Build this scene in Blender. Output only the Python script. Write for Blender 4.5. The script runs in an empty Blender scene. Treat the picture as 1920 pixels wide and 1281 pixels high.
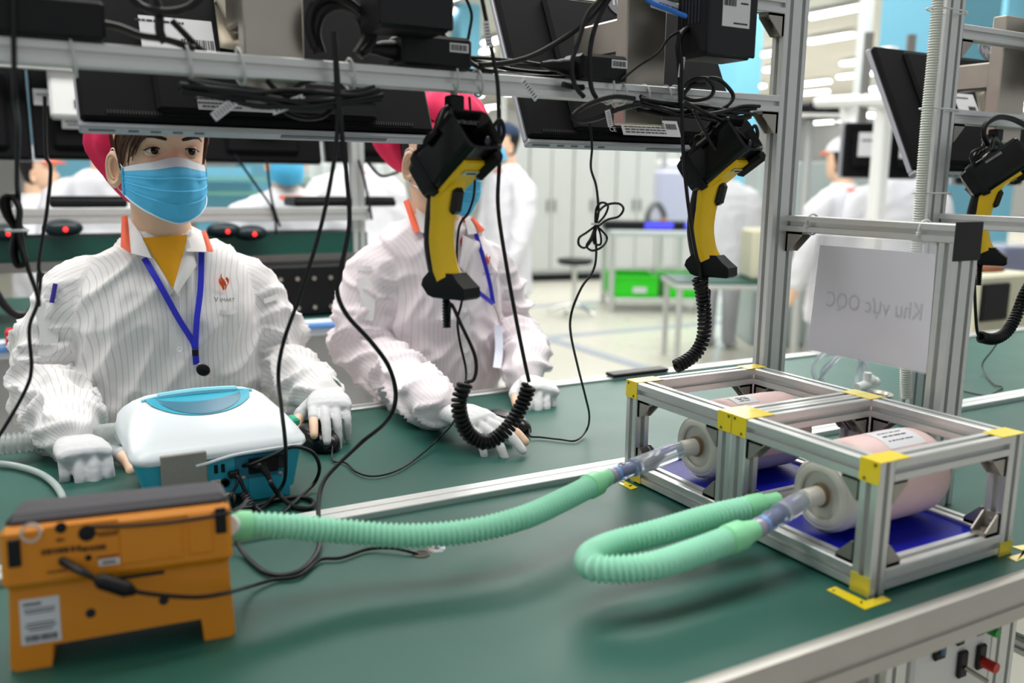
import bpy, bmesh, math, random
import numpy as np
from mathutils import Vector, Matrix, noise

random.seed(7)
V = Vector
S = bpy.context.scene
COL = S.collection
TABLE_Z = 0.90            # the scene is laid out with z = 0 at the belt; everything is lifted at the end

# ------------------------------------------------------------------ camera
FPX = 1673.3
CAMP = V((-0.7967, -0.6052, 0.4495))
YAW, PITCH, ROLL = 0.51332, 0.17980, 0.01252
_f = V((math.sin(YAW) * math.cos(PITCH), math.cos(YAW) * math.cos(PITCH), -math.sin(PITCH)))
_r0 = V((math.cos(YAW), -math.sin(YAW), 0)); _u0 = _r0.cross(_f)
_r = math.cos(ROLL) * _r0 + math.sin(ROLL) * _u0
_u = -math.sin(ROLL) * _r0 + math.cos(ROLL) * _u0
cd = bpy.data.cameras.new('camera'); cam = bpy.data.objects.new('camera', cd); COL.objects.link(cam)
cam.matrix_world = Matrix(((_r.x, _u.x, -_f.x, CAMP.x), (_r.y, _u.y, -_f.y, CAMP.y), (_r.z, _u.z, -_f.z, CAMP.z), (0, 0, 0, 1)))
cd.sensor_width = 36; cd.lens = FPX / 1920 * 36; cd.clip_start = 0.02; cd.clip_end = 200
cd.dof.use_dof = True; cd.dof.focus_distance = 1.42; cd.dof.aperture_fstop = 2.8
S.camera = cam

def at(px, py, X=None, Y=None, Z=None, D=None):
    d = _f + (px - 960) / FPX * _r - (py - 640.5) / FPX * _u
    if X is not None: t = (X - CAMP.x) / d.x
    elif Y is not None: t = (Y - CAMP.y) / d.y
    elif Z is not None: t = (Z - CAMP.z) / d.z
    else: t = D
    return CAMP + t * d

# ------------------------------------------------------------------ world, lights, exposure
w = bpy.data.worlds.new('world'); S.world = w; w.use_nodes = True
bg = w.node_tree.nodes['Background']; bg.inputs[0].default_value = (0.93, 0.96, 1.0, 1); bg.inputs[1].default_value = 0.50
S.view_settings.view_transform = 'Standard'; S.view_settings.look = 'None'
S.view_settings.exposure = 0.0; S.view_settings.gamma = 1.0; S.view_settings.use_curve_mapping = False

def area_light(name, loc, sx, sy, power, rot=(0, 0, 0), col=(1, 0.985, 0.96)):
    ld = bpy.data.lights.new(name, 'AREA'); ld.shape = 'RECTANGLE'; ld.size = sx; ld.size_y = sy
    ld.energy = power; ld.color = col
    o = bpy.data.objects.new(name, ld); COL.objects.link(o); o.location = loc; o.rotation_euler = rot
    return o
area_light('ceiling_tube_light', (0.2, 1.05, 2.9), 6.0, 1.3, 170)
area_light('ceiling_tube_light', (0.2, 3.4, 2.6), 6.0, 0.8, 130)
area_light('ceiling_hall_light', (7.0, 8.0, 3.5), 8.0, 8.0, 650)
area_light('ceiling_hall_light', (18.0, 18.0, 3.5), 16.0, 16.0, 1700)

# ------------------------------------------------------------------ materials
def lin(h):
    h = h.lstrip('#'); out = []
    for i in (0, 2, 4):
        c = int(h[i:i + 2], 16) / 255
        out.append(c / 12.92 if c <= 0.04045 else ((c + 0.055) / 1.055) ** 2.4)
    return tuple(out) + (1,)
MATS = {}
def mat(name, col, rough=0.5, metal=0.0, var=0.06, vscale=30, bump=0.0, bscale=200, trans=0.0, alpha=1.0, emit=0, coat=0, sss=0, spec=0.5, ior=1.45, aniso=0):
    if name in MATS: return MATS[name]
    m = bpy.data.materials.new(name); m.use_nodes = True
    nt = m.node_tree; n = nt.nodes; l = nt.links
    b = n['Principled BSDF']; c = lin(col) if isinstance(col, str) else col
    b.inputs['Base Color'].default_value = c
    b.inputs['Roughness'].default_value = rough; b.inputs['Metallic'].default_value = metal
    b.inputs['Specular IOR Level'].default_value = spec; b.inputs['IOR'].default_value = ior
    if trans: b.inputs['Transmission Weight'].default_value = trans
    if alpha < 1: b.inputs['Alpha'].default_value = alpha
    if coat: b.inputs['Coat Weight'].default_value = coat; b.inputs['Coat Roughness'].default_value = 0.1
    if sss: b.inputs['Subsurface Weight'].default_value = sss; b.inputs['Subsurface Radius'].default_value = (0.012, 0.006, 0.004); b.inputs['Subsurface Scale'].default_value = 1.0
    if emit: b.inputs['Emission Color'].default_value = c; b.inputs['Emission Strength'].default_value = emit
    tc = n.new('ShaderNodeTexCoord')
    if var:
        nz = n.new('ShaderNodeTexNoise'); nz.inputs['Scale'].default_value = vscale; nz.inputs['Detail'].default_value = 5
        l.new(tc.outputs['Object'], nz.inputs['Vector'])
        mp = n.new('ShaderNodeMapRange'); mp.inputs[3].default_value = 1 - var; mp.inputs[4].default_value = 1 + var
        l.new(nz.outputs['Fac'], mp.inputs[0])
        mx = n.new('ShaderNodeMix'); mx.data_type = 'RGBA'; mx.blend_type = 'MULTIPLY'; mx.inputs[0].default_value = 1
        mx.inputs[6].default_value = c; l.new(mp.outputs[0], mx.inputs[7]); l.new(mx.outputs[2], b.inputs['Base Color'])
        mr = n.new('ShaderNodeMapRange'); mr.inputs[3].default_value = max(0, rough - var * 0.6); mr.inputs[4].default_value = min(1, rough + var * 0.6)
        l.new(nz.outputs['Fac'], mr.inputs[0]); l.new(mr.outputs[0], b.inputs['Roughness'])
    if bump:
        nb = n.new('ShaderNodeTexNoise'); nb.inputs['Scale'].default_value = bscale; nb.inputs['Detail'].default_value = 3
        l.new(tc.outputs['Object'], nb.inputs['Vector'])
        bp = n.new('ShaderNodeBump'); bp.inputs['Strength'].default_value = bump; bp.inputs['Distance'].default_value = 0.002
        l.new(nb.outputs['Fac'], bp.inputs['Height']); l.new(bp.outputs[0], b.inputs['Normal'])
    MATS[name] = m
    return m

ALU = mat('anodised_aluminium', '#d2d4d2', 0.40, 0.70, 0.05, 60)
ALUD = mat('dark_aluminium', '#8d8b88', 0.4, 0.85, 0.08, 60)
STEEL = mat('brushed_steel', '#b3aca0', 0.33, 0.9, 0.12, 25)
BRK = mat('bracket_zinc', '#a9a49c', 0.45, 0.8, 0.08, 60)
BRKD = mat('bracket_dark', '#4a4644', 0.5, 0.6, 0.1, 60)
BELT = mat('green_belt', (0.008, 0.080, 0.059, 1), 0.45, 0, 0.10, 9, 0.12, 900)
RUB = mat('black_rubber', '#0b0b0d', 0.45, 0, 0.08, 40, spec=.35)
CABLE = mat('black_cable', '#0a0a0c', 0.4, 0, 0.05, 40, spec=.4)
BLKP = mat('black_plastic', '#0f0f12', 0.42, 0, 0.06, 40, 0.06, 1500, spec=.3)
BLKG = mat('gloss_black_plastic', '#09090b', 0.22, 0, 0.04, 40, spec=.4)
MONB = mat('monitor_back', '#101013', 0.62, 0, 0.06, 40, 0.08, 1800, spec=.12)
MONS = mat('monitor_silver', '#aeb0b8', 0.4, 0.3, 0.03, 40)
TIE = mat('cable_tie', '#dfe2df', 0.4, 0, 0.03, 40, trans=0.2)
YTAPE = mat('yellow_tape', '#ecd21a', 0.35, 0, 0.05, 60, coat=0.4)
PAPER = mat('paper_label', '#dcdce0', 0.6, 0, 0.03, 50)
INK = mat('black_ink', '#1a1a1e', 0.6, 0, 0)
WHITEP = mat('white_plastic', '#e4e5e3', 0.35, 0, 0.03, 30)
BLUET = mat('blue_tray', '#1420b4', 0.32, 0, 0.06, 40)
SKIN = mat('skin', '#f0c9ab', 0.5, 0, 0.05, 60, 0.05, 500, sss=0.05)
EYEW = mat('eye_white', '#dcd8d4', 0.15, 0, 0)
IRIS = mat('iris', '#150c08', 0.08, 0, 0)

# ------------------------------------------------------------------ mesh helpers
class MB:
    def __init__(s, M=None): s.v = []; s.f = []; s.M = M or Matrix.Identity(4)
    def add(s, vs, fs):
        k = len(s.v); M = s.M
        s.v += [M @ V(p) for p in vs]; s.f += [tuple(i + k for i in f) for f in fs]
        return s
    def box(s, c, size, rot=None, bev=0.0):
        hx, hy, hz = size[0] / 2, size[1] / 2, size[2] / 2; c = V(c)
        R = rot if rot is not None else Matrix.Identity(3)
        if bev <= 0:
            vs = [c + R @ V((x * hx, y * hy, z * hz)) for x in (-1, 1) for y in (-1, 1) for z in (-1, 1)]
            return s.add(vs, [(0, 1, 3, 2), (4, 6, 7, 5), (0, 4, 5, 1), (2, 3, 7, 6), (0, 2, 6, 4), (1, 5, 7, 3)])
        b = min(bev, hx * .95, hy * .95, hz * .95)
        vs = []; ix = {}
        for x in (-1, 1):
            for y in (-1, 1):
                for z in (-1, 1):
                    for a in range(3):
                        p = [x * hx, y * hy, z * hz]; sg = (x, y, z)
                        for k in range(3):
                            if k != a: p[k] -= sg[k] * b
                        ix[(x, y, z, a)] = len(vs); vs.append(c + R @ V(p))
        fs = []
        for a in range(3):
            o = [k for k in range(3) if k != a]
            for sg in (-1, 1):
                q = []
                for (i, j) in ((-1, -1), (1, -1), (1, 1), (-1, 1)):
                    t = [0, 0, 0]; t[a] = sg; t[o[0]] = i; t[o[1]] = j; q.append(ix[(t[0], t[1], t[2], a)])
                fs.append(q)
        for a in range(3):
            o = [k for k in range(3) if k != a]
            for i in (-1, 1):
                for j in (-1, 1):
                    t0 = [0, 0, 0]; t1 = [0, 0, 0]; t0[a] = -1; t1[a] = 1
                    for t in (t0, t1): t[o[0]] = i; t[o[1]] = j
                    fs.append([ix[(*t0, o[0])], ix[(*t1, o[0])], ix[(*t1, o[1])], ix[(*t0, o[1])]])
        for x in (-1, 1):
            for y in (-1, 1):
                for z in (-1, 1): fs.append([ix[(x, y, z, 0)], ix[(x, y, z, 1)], ix[(x, y, z, 2)]])
        return s.add(vs, fs)
    def cyl(s, p0, p1, r0, r1=None, n=16, caps=True):
        return s.lathe(p0, V(p1) - V(p0), [(0, r0), (1, r0 if r1 is None else r1)], n, caps, norm=True)
    def lathe(s, o, axis, prof, n=24, caps=True, norm=False):
        o = V(o); a = V(axis); L = a.length; a = a.normalized()
        x = a.orthogonal().normalized(); y = a.cross(x); k = L if norm else 1
        vs = []; fs = []
        for t, r in prof:
            for i in range(n):
                an = 2 * math.pi * i / n
                vs.append(o + a * (t * k) + (x * math.cos(an) + y * math.sin(an)) * r)
        for j in range(len(prof) - 1):
            for i in range(n):
                i2 = (i + 1) % n
                fs.append((j * n + i, j * n + i2, (j + 1) * n + i2, (j + 1) * n + i))
        if caps:
            fs.append(tuple(reversed(range(n)))); fs.append(tuple((len(prof) - 1) * n + i for i in range(n)))
        return s.add(vs, fs)
    def tube(s, pts, r, n=8, closed=False, caps=True, flat=1.0, up=None):
        P = [V(p) for p in pts]; N = len(P); R = r if hasattr(r, '__len__') else [r] * N
        T = []
        for i in range(N):
            if closed: t = P[(i + 1) % N] - P[i - 1]
            else: t = P[min(i + 1, N - 1)] - P[max(i - 1, 0)]
            T.append(t.normalized() if t.length > 1e-9 else V((0, 0, 1)))
        x = (up - T[0] * up.dot(T[0])).normalized() if up is not None else T[0].orthogonal().normalized()
        vs = []; fs = []
        for i in range(N):
            if i and up is None:
                ax = T[i - 1].cross(T[i])
                if ax.length > 1e-8: x = Matrix.Rotation(T[i - 1].angle(T[i]), 3, ax.normalized()) @ x
            elif up is not None:
                x = (up - T[i] * up.dot(T[i])).normalized()
            y = T[i].cross(x)
            for k in range(n):
                an = 2 * math.pi * k / n
                vs.append(P[i] + (x * math.cos(an) * flat + y * math.sin(an)) * R[i])
        for i in range(N if closed else N - 1):
            j = (i + 1) % N
            for k in range(n):
                k2 = (k + 1) % n; fs.append((i * n + k, i * n + k2, j * n + k2, j * n + k))
        if caps and not closed:
            fs.append(tuple(reversed(range(n)))); fs.append(tuple((N - 1) * n + k for k in range(n)))
        return s.add(vs, fs)
    def prism(s, poly, o, x, y, depth):
        o = V(o); x = V(x).normalized(); y = V(y).normalized(); z = x.cross(y); n = len(poly)
        vs = [o + x * a + y * b for a, b in poly] + [o + x * a + y * b + z * depth for a, b in poly]
        fs = [tuple(reversed(range(n))), tuple(range(n, 2 * n))] + [(i, (i + 1) % n, n + (i + 1) % n, n + i) for i in range(n)]
        return s.add(vs, fs)
    def grid(s, fn, nu, nv, cu=False):
        vs = [fn(i / (nu - (0 if cu else 1)), j / (nv - 1)) for j in range(nv) for i in range(nu)]
        fs = []
        for j in range(nv - 1):
            for i in range(nu if cu else nu - 1):
                i2 = (i + 1) % nu; fs.append((j * nu + i, j * nu + i2, (j + 1) * nu + i2, (j + 1) * nu + i))
        return s.add(vs, fs)
    def sphere(s, c, r, nu=16, nv=10, R=None):
        c = V(c); r = r if hasattr(r, '__len__') else (r, r, r); R = R or Matrix.Identity(3)
        vs = []; fs = []
        for j in range(1, nv):
            th = math.pi * j / nv
            for i in range(nu):
                ph = 2 * math.pi * i / nu
                vs.append(c + R @ V((r[0] * math.sin(th) * math.cos(ph), r[1] * math.sin(th) * math.sin(ph), r[2] * math.cos(th))))
        t = len(vs); vs += [c + R @ V((0, 0, r[2])), c + R @ V((0, 0, -r[2]))]
        for j in range(nv - 2):
            for i in range(nu):
                i2 = (i + 1) % nu; fs.append((j * nu + i, (j + 1) * nu + i, (j + 1) * nu + i2, j * nu + i2))
        for i in range(nu):
            i2 = (i + 1) % nu; fs.append((t, i, i2)); fs.append((t + 1, (nv - 2) * nu + i2, (nv - 2) * nu + i))
        return s.add(vs, fs)
    def profile(s, p0, p1, side, wd=0.0255, ht=0.0255, nw=1, nh=1, slot=0.0072, dep=0.0065, bev=0.0012):
        """T-slot extrusion: wd along side with nw slots, ht across it with nh slots."""
        p0 = V(p0); p1 = V(p1); a = (p1 - p0).normalized(); x = V(side); x = (x - a * x.dot(a)).normalized(); y = a.cross(x)
        def edge(L, n, D):
            out = [(-L / 2 + bev, 0)]
            for i in range(n):
                c = -L / 2 + L * (i + .5) / n
                out += [(c - slot / 2, 0), (c - slot / 2, dep), (c + slot / 2, dep), (c + slot / 2, 0)]
            return out + [(L / 2 - bev, 0)]
        poly = [(t, -ht / 2 + d) for t, d in edge(wd, nw, 0)] + [(wd / 2 - d, t) for t, d in edge(ht, nh, 0)]
        poly += [(-t, ht / 2 - d) for t, d in edge(wd, nw, 0)] + [(-wd / 2 + d, -t) for t, d in edge(ht, nh, 0)]
        return s.prism(poly, p0, x, y, (p1 - p0).length)
    def build(s, name, m, parent=None, smooth=True, angle=35, loc=None):
        me = bpy.data.meshes.new(name)
        base = V((0, 0, 0))
        if parent is not None: base = base_of(parent)
        elif loc is not None: base = V(loc)
        me.from_pydata([tuple(p - base) for p in s.v], [], s.f); me.validate()
        o = bpy.data.objects.new(name, me); COL.objects.link(o)
        bm = bmesh.new(); bm.from_mesh(me); bmesh.ops.recalc_face_normals(bm, faces=bm.faces); bm.to_mesh(me); bm.free()
        if m is not None: me.materials.append(m)
        if smooth:
            for p in me.polygons: p.use_smooth = True
            if angle: me.set_sharp_from_angle(angle=math.radians(angle))
        if parent is not None: o.parent = parent
        elif loc is not None: o.location = base
        return o
def base_of(o):
    b = V((0, 0, 0))
    while o is not None: b = b + o.location; o = o.parent
    return b
def tag(o, label, cat, group=None, kind=None):
    o['label'] = label; o['category'] = cat
    if group: o['group'] = group
    if kind: o['kind'] = kind
    return o
def thing(name, label, cat, loc, group=None):
    o = bpy.data.objects.new(name, None); COL.objects.link(o); o.location = loc; o.empty_display_size = 0.05
    return tag(o, label, cat, group)
def struct(name, mb, m, loc=None, smooth=False):
    o = mb.build(name, m, None, smooth, loc=loc); o['kind'] = 'structure'; return o
def part(name, m, parent, fn, smooth=True, angle=35, M=None):
    mb = MB(M); fn(mb); return mb.build(name, m, parent, smooth, angle)
def spline(pts, n=8):
    P = [V(p) for p in pts]; out = []
    for i in range(len(P) - 1):
        a = P[max(i - 1, 0)]; b = P[i]; c = P[i + 1]; d = P[min(i + 2, len(P) - 1)]
        for k in range(n):
            t = k / n
            out.append(0.5 * ((2 * b) + (c - a) * t + (2 * a - 5 * b + 4 * c - d) * t * t + (3 * b - a - 3 * c + d) * t ** 3))
    out.append(P[-1]); return out
def text_mesh(txt, size):
    cu = bpy.data.curves.new('txt', 'FONT'); cu.body = txt; cu.size = size; cu.align_x = 'CENTER'; cu.align_y = 'CENTER'; cu.resolution_u = 3
    o = bpy.data.objects.new('txt', cu); COL.objects.link(o)
    dg = bpy.context.evaluated_depsgraph_get(); me = bpy.data.meshes.new_from_object(o.evaluated_get(dg))
    vs = [v.co.copy() for v in me.vertices]; fs = [tuple(p.vertices) for p in me.polygons]
    bpy.data.objects.remove(o); bpy.data.curves.remove(cu); bpy.data.meshes.remove(me)
    return vs, fs
def add_text(mb, txt, size, o, x, y, mirror=False, stretch=1.0):
    vs, fs = text_mesh(txt, size); o = V(o); x = V(x).normalized(); y = V(y).normalized()
    sg = -1 if mirror else 1
    mb.add([o + x * v.x * sg * stretch + y * v.y for v in vs], fs)
def sticker(parent, o, x, y, wd, ht, rows=(), bars=None, name='label_sticker', m=None, thick=0.0006, texts=()):
    """flat paper label with printed rows, text and a barcode, centred at o"""
    o = V(o); x = V(x).normalized(); y = V(y); y = (y - x * y.dot(x)).normalized(); n = x.cross(y)
    R = Matrix((x, y, n)).transposed()
    pl = part(name, m or PAPER, parent, lambda b: b.box(o, (wd, ht, thick), R), False)
    b = MB(); e = n * (thick * .5 + 0.0003)
    rnd = random.Random(int(wd * 1e5) + int(ht * 1e5))
    for (cx, cy, lw, lh) in rows:          # print rows as short word dashes
        u = -lw / 2
        while u < lw / 2:
            k = rnd.uniform(.05, .16) * lw; k = min(k, lw / 2 - u)
            b.box(o + e + x * (cx + u + k / 2) + y * cy, (k * .82, lh, 0.0002), R); u += k
    if bars:
        cx, cy, bw, bh = bars; u = 0
        while u < bw:
            k = rnd.uniform(.012, .04) * bw; b.box(o + e + x * (cx - bw / 2 + u) + y * cy, (k, bh, 0.0002), R); u += k + rnd.uniform(.015, .04) * bw
    for (cx, cy, sz, tx) in texts: add_text(b, tx, sz, o + e * 1.3 + x * cx + y * cy, x, y)
    if b.v: b.build('label_print', INK, pl, False)['kind'] = 'stuff'
    return pl
def remeshed(mb, voxel, smooth_it=6):
    """union of closed shells -> one continuous surface, returned as (verts Nx3, faces)"""
    me = bpy.data.meshes.new('tmp'); me.from_pydata([tuple(p) for p in mb.v], [], mb.f); me.validate()
    bm = bmesh.new(); bm.from_mesh(me); bmesh.ops.recalc_face_normals(bm, faces=bm.faces); bm.to_mesh(me); bm.free()
    o = bpy.data.objects.new('tmp', me); COL.objects.link(o)
    r = o.modifiers.new('r', 'REMESH'); r.mode = 'VOXEL'; r.voxel_size = voxel
    if smooth_it: sm = o.modifiers.new('s', 'SMOOTH'); sm.iterations = smooth_it; sm.factor = 0.5
    dg = bpy.context.evaluated_depsgraph_get(); em = bpy.data.meshes.new_from_object(o.evaluated_get(dg))
    n = len(em.vertices); co = np.empty(n * 3); em.vertices.foreach_get('co', co)
    no = np.empty(n * 3); em.vertex_normals.foreach_get('vector', no)
    fs = [tuple(p.vertices) for p in em.polygons]
    bpy.data.objects.remove(o); bpy.data.meshes.remove(me); bpy.data.meshes.remove(em)
    return co.reshape(-1, 3), no.reshape(-1, 3), fs
def raw(name, co, fs, m, parent, attr=None):
    base = base_of(parent) if parent is not None else V((0, 0, 0))
    me = bpy.data.meshes.new(name); me.from_pydata((co - np.array(base)).tolist(), [], fs)
    for p in me.polygons: p.use_smooth = True
    if m is not None: me.materials.append(m)
    for k, a in (attr or {}).items():
        at_ = me.attributes.new(k, 'FLOAT', 'POINT'); at_.data.foreach_set('value', a.astype(np.float32))
    o = bpy.data.objects.new(name, me); COL.objects.link(o)
    if parent is not None: o.parent = parent
    return o
def cable_tie(parent_name_label, c, axis, ra, rb, tail=0.02, up=V((0, 0, 1))):
    """loop of tie round a bundle: ellipse ra (up) x rb, with head and tail"""
    a = V(axis).normalized(); u = (up - a * up.dot(a)).normalized(); w_ = a.cross(u); c = V(c)
    o = thing('cable_tie', parent_name_label, 'cable tie', c, 'white nylon cable ties')
    pts = [c + u * math.cos(t) * ra + w_ * math.sin(t) * rb for t in [2 * math.pi * i / 20 for i in range(20)]]
    part('strap', TIE, o, lambda b: b.tube(pts, 0.0016, 6, closed=True))
    h = c - w_ * rb - u * ra * 0.2
    part('head', TIE, o, lambda b: b.box(h, (0.006, 0.005, 0.006), bev=0.001))
    if tail: part('tail', TIE, o, lambda b: b.tube(spline([h, h - u * tail * .5 - w_ * tail * .4, h - u * tail + a * tail * .3]), 0.0014, 6))
    return o
# ------------------------------------------------------------------ the hall: floor, ceiling, walls, columns
FLOORM = mat('cream_floor', '#cfcdc0', 0.28, 0, 0.04, 2)
CEILM = mat('ceiling_grey', '#d2d0cb', 0.8, 0, 0.02, 4)
WALLM = mat('wall_white', '#d8dad8', 0.6, 0, 0.02, 3)
BLUEW = mat('wall_light_blue', '#7cc2de', 0.6, 0, 0.03, 3)
FZ = -TABLE_Z; CZ = 3.6
struct('floor', MB().box((12, 14, FZ - .05), (50, 44, .1)), FLOORM)
struct('ceiling', MB().box((15, 17, CZ + .05), (44, 38, .1)), CEILM)
struct('wall_back', MB().box((15, 36, 1.35), (44, .2, 4.5)), WALLM)
struct('wall_right', MB().box((37, 17, 1.35), (.2, 38, 4.5)), WALLM)
def trim(n, mb, m): return struct('trim_%d' % n, mb, m)
LINEM = mat('floor_line', '#9aa3b0', 0.5, 0, 0.05, 8)
trim(1, MB().box((6.0, 5.9, FZ + .002), (18, .12, .004)), LINEM)
trim(2, MB().box((6.0, 7.6, FZ + .002), (18, .12, .004)), LINEM)
trim(3, MB().box((3.2, 8.0, FZ + .003), (.12, 9, .004)), LINEM)
k = 4
for (px, D, wd) in ((872, 17, .42), (1372, 15, .55), (1738, 8.2, .70), (1845, 13, .6), (480, 17, .6), (120, 9, .6)):
    p = at(px, 300, D=D); R = Matrix.Rotation(-YAW * .0, 3, 'Z')
    trim(k, MB().box((p.x, p.y, 1.35 + .2), (wd, wd, 4.1)), BLUEW); k += 1
for (px, D) in ((1603, 10.5), (940, 20), (1480, 24)):
    p = at(px, 300, D=D)
    trim(k, MB().cyl((p.x, p.y, FZ), (p.x, p.y, CZ), .08, n=16), WALLM); k += 1
# ceiling luminaires: twin tubes running along Y
LAMP = mat('lamp_tube', '#ffffff', 0.4, 0, 0, emit=9)
LAMPB = mat('lamp_housing', '#e6e6e4', 0.5, 0, 0.02)
cnt = 0; lamp_me = None
def in_view(p):
    d = V(p) - CAMP; z = d.dot(_f)
    if z < .5: return False
    x = 960 + FPX * d.dot(_r) / z; y = 640.5 - FPX * d.dot(_u) / z
    return -60 < x < 1980 and -40 < y < 330 and x > 820
lamps = []
for i in range(14):
    for j in range(22):
        p = V((3.2 + i * 2.9 + (0.6 if j % 2 else 0), 5 + j * 2.1, CZ - .12))
        if in_view(p): lamps.append(p)
lm = MB(); lm.box((0, 0, .05), (.24, 1.25, .05), bev=.01)
lamp_root = None
for p in lamps[:150]:
    if lamp_root is None:
        t = thing('ceiling_lamp', 'white twin tube ceiling lamp, one of the rows far down the hall', 'ceiling lamp', p, 'ceiling lamps of the hall')
        h = part('housing', LAMPB, t, lambda b: b.box(p + V((0, 0, .05)), (.24, 1.25, .05), bev=.01))
        tb = [part('tube', LAMP, t, lambda b, s=s: b.cyl(p + V((s, -.6, 0)), p + V((s, .6, 0)), .022, n=8)) for s in (-.06, .06)]
        lamp_root = (t, [h] + tb)
    else:
        t = lamp_root[0].copy(); COL.objects.link(t); t.location = p
        for c in lamp_root[1]:
            cc = c.copy(); COL.objects.link(cc); cc.parent = t

# ------------------------------------------------------------------ the conveyor table
X0, X1 = -3.2, 4.2
tbl = thing('conveyor_table', 'long conveyor table with two green belts and aluminium rails', 'conveyor', (0, .45, FZ))
part('near_belt', BELT, tbl, lambda b: b.box(((X0 + X1) / 2, .214, -.006), (X1 - X0, .512, .012)), False)
part('far_belt', BELT, tbl, lambda b: b.box(((X0 + X1) / 2, .766, -.005), (X1 - X0, .500, .010)), False)
def divider(b):
    b.profile((X0, .493, -.004), (X1, .493, -.004), (0, 1, 0), .042, .026, 1, 1, slot=.004, dep=.002)
part('divider_rail', mat('bright_aluminium', '#e2e4e2', .3, .6, .04, 60), tbl, divider, False)
part('belt_seam', RUB, tbl, lambda b: b.box(((X0 + X1) / 2, .5165, .001), (X1 - X0, .005, .004)), False)
def nearrail(b):
    L = [(-.006, .004), (0, .006), (.006, .004), (.008, -.012), (.008, -.022), (.005, -.023), (.005, -.029), (.008, -.030), (.008, -.046), (-.006, -.048), (-.026, -.046), (-.026, -.006)]
    b.prism([(-y, z) for y, z in L], (X0, -.050, 0), (0, 1, 0), (0, 0, 1), X1 - X0)
part('near_rail', mat('satin_aluminium', '#b9b6b0', .45, .55, .06, 30), tbl, nearrail, True, 50)
part('far_rail', ALU, tbl, lambda b: b.profile((X0, 1.033, -.02), (X1, 1.033, -.02), (0, 1, 0), .034, .05, 1, 1), False)
part('under_frame', ALUD, tbl, lambda b: [b.profile((X0, y, -.04), (X1, y, -.04), (0, 1, 0), .04, .04) for y in (.06, .49, 1.0)], False)
YC = .012
for x in (-2.2, -1.0, at(1704, 1220, Y=YC).x, at(1895, 1190, Y=YC).x, 2.4, 3.8):
    for y in (YC + .02, 1.0):
        part('leg', ALU, tbl, lambda b: b.profile((x, y, FZ), (x, y, -.02), (1, 0, 0), .051, .0255, 2, 1), False)
for x in (-.35, .17, .9):
    part('cross_beam', ALU, tbl, lambda b: b.profile((x, .0, -.45), (x, 1.0, -.45), (1, 0, 0), .03, .03), False)
# round cable hole with its plug on the near belt
h0 = at(790, 1040, Z=0)
ho = thing('cable_grommet', 'dark round cable hole in the near green belt', 'cable hole', h0)
part('rim', mat('brown_rim', '#5a4a32', .6, .2, .1, 60), ho, lambda b: b.lathe(h0, (0, 0, 1), [(0, .0105), (.0012, .0105), (.0014, .0085), (.0004, .0082)], 24, False))
part('hole', INK, ho, lambda b: b.cyl(h0 + V((0, 0, .0002)), h0 + V((0, 0, .0007)), .0084, n=24))
h1 = at(819, 1030, Z=0)
ho = thing('belt_screw', 'bright round screw head beside the cable hole', 'screw', h1)
part('washer', mat('chrome', '#e8e8e6', .15, .9, .03), ho, lambda b: b.lathe(h1, (0, 0, 1), [(0, .011), (.0012, .0105), (.0015, .004), (.0006, .0035)], 24, False))
part('socket', INK, ho, lambda b: b.cyl(h1, h1 + V((0, 0, .0007)), .0035, n=12))

# control box under the near rail
cb = at(1760, 1200, Y=.0); bx0 = at(1722, 1200, Y=YC); bx1 = at(1868, 1180, Y=YC)
cbx = thing('control_box', 'white control box with switches under the near edge of the table', 'control box', ((bx0.x + bx1.x) / 2, YC + .1, FZ))
part('housing', mat('box_white', '#cfcfcd', .5, 0, .04, 20), cbx, lambda b: b.box(((bx0.x + bx1.x) / 2, YC + .0925, -.30), (bx1.x - bx0.x, .18, .46), bev=.004))
part('foot', ALUD, cbx, lambda b: [b.profile((x, YC + .1, FZ), (x, YC + .1, -.52), (1, 0, 0)) for x in (bx0.x + .03, bx1.x - .03)], False)
def sw(name, px, py, wd, ht, m, extra=None):
    c = at(px, py, Y=YC)
    p = part(name, m, cbx, lambda b: b.box(c + V((0, -.001, 0)), (wd, .006, ht), bev=.002))
    if extra: extra(c, p)
sw('rocker_switch', 1762, 1208, .020, .040, BLKP, lambda c, p: part('rocker', mat('rocker_blue', '#3d5a70', .3), p, lambda b: b.box(c + V((0, -.005, -.004)), (.009, .006, .018), bev=.002)))
sw('sensor_bracket', 1800, 1191, .014, .026, BLKP)
sw('selector_switch', 1803, 1245, .016, .036, BLKP, lambda c, p: part('selector_lever', STEEL, p, lambda b: b.cyl(c + V((.002, -.004, -.004)), c + V((.010, -.030, -.012)), .003, n=10)))
sw('stop_button', 1838, 1231, .016, .034, BLKP, lambda c, p: part('red_cap', mat('red_cap', '#b02012', .35), p, lambda b: b.cyl(c + V((.001, -.003, -.006)), c + V((.001, -.022, -.006)), .007, n=16)))
sw('start_button', 1838, 1170, .016, .030, BLKP, lambda c, p: part('green_cap', mat('green_cap', '#1f8f3c', .35), p, lambda b: b.cyl(c + V((.004, -.003, -.004)), c + V((.004, -.022, -.004)), .006, n=16)))

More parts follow.
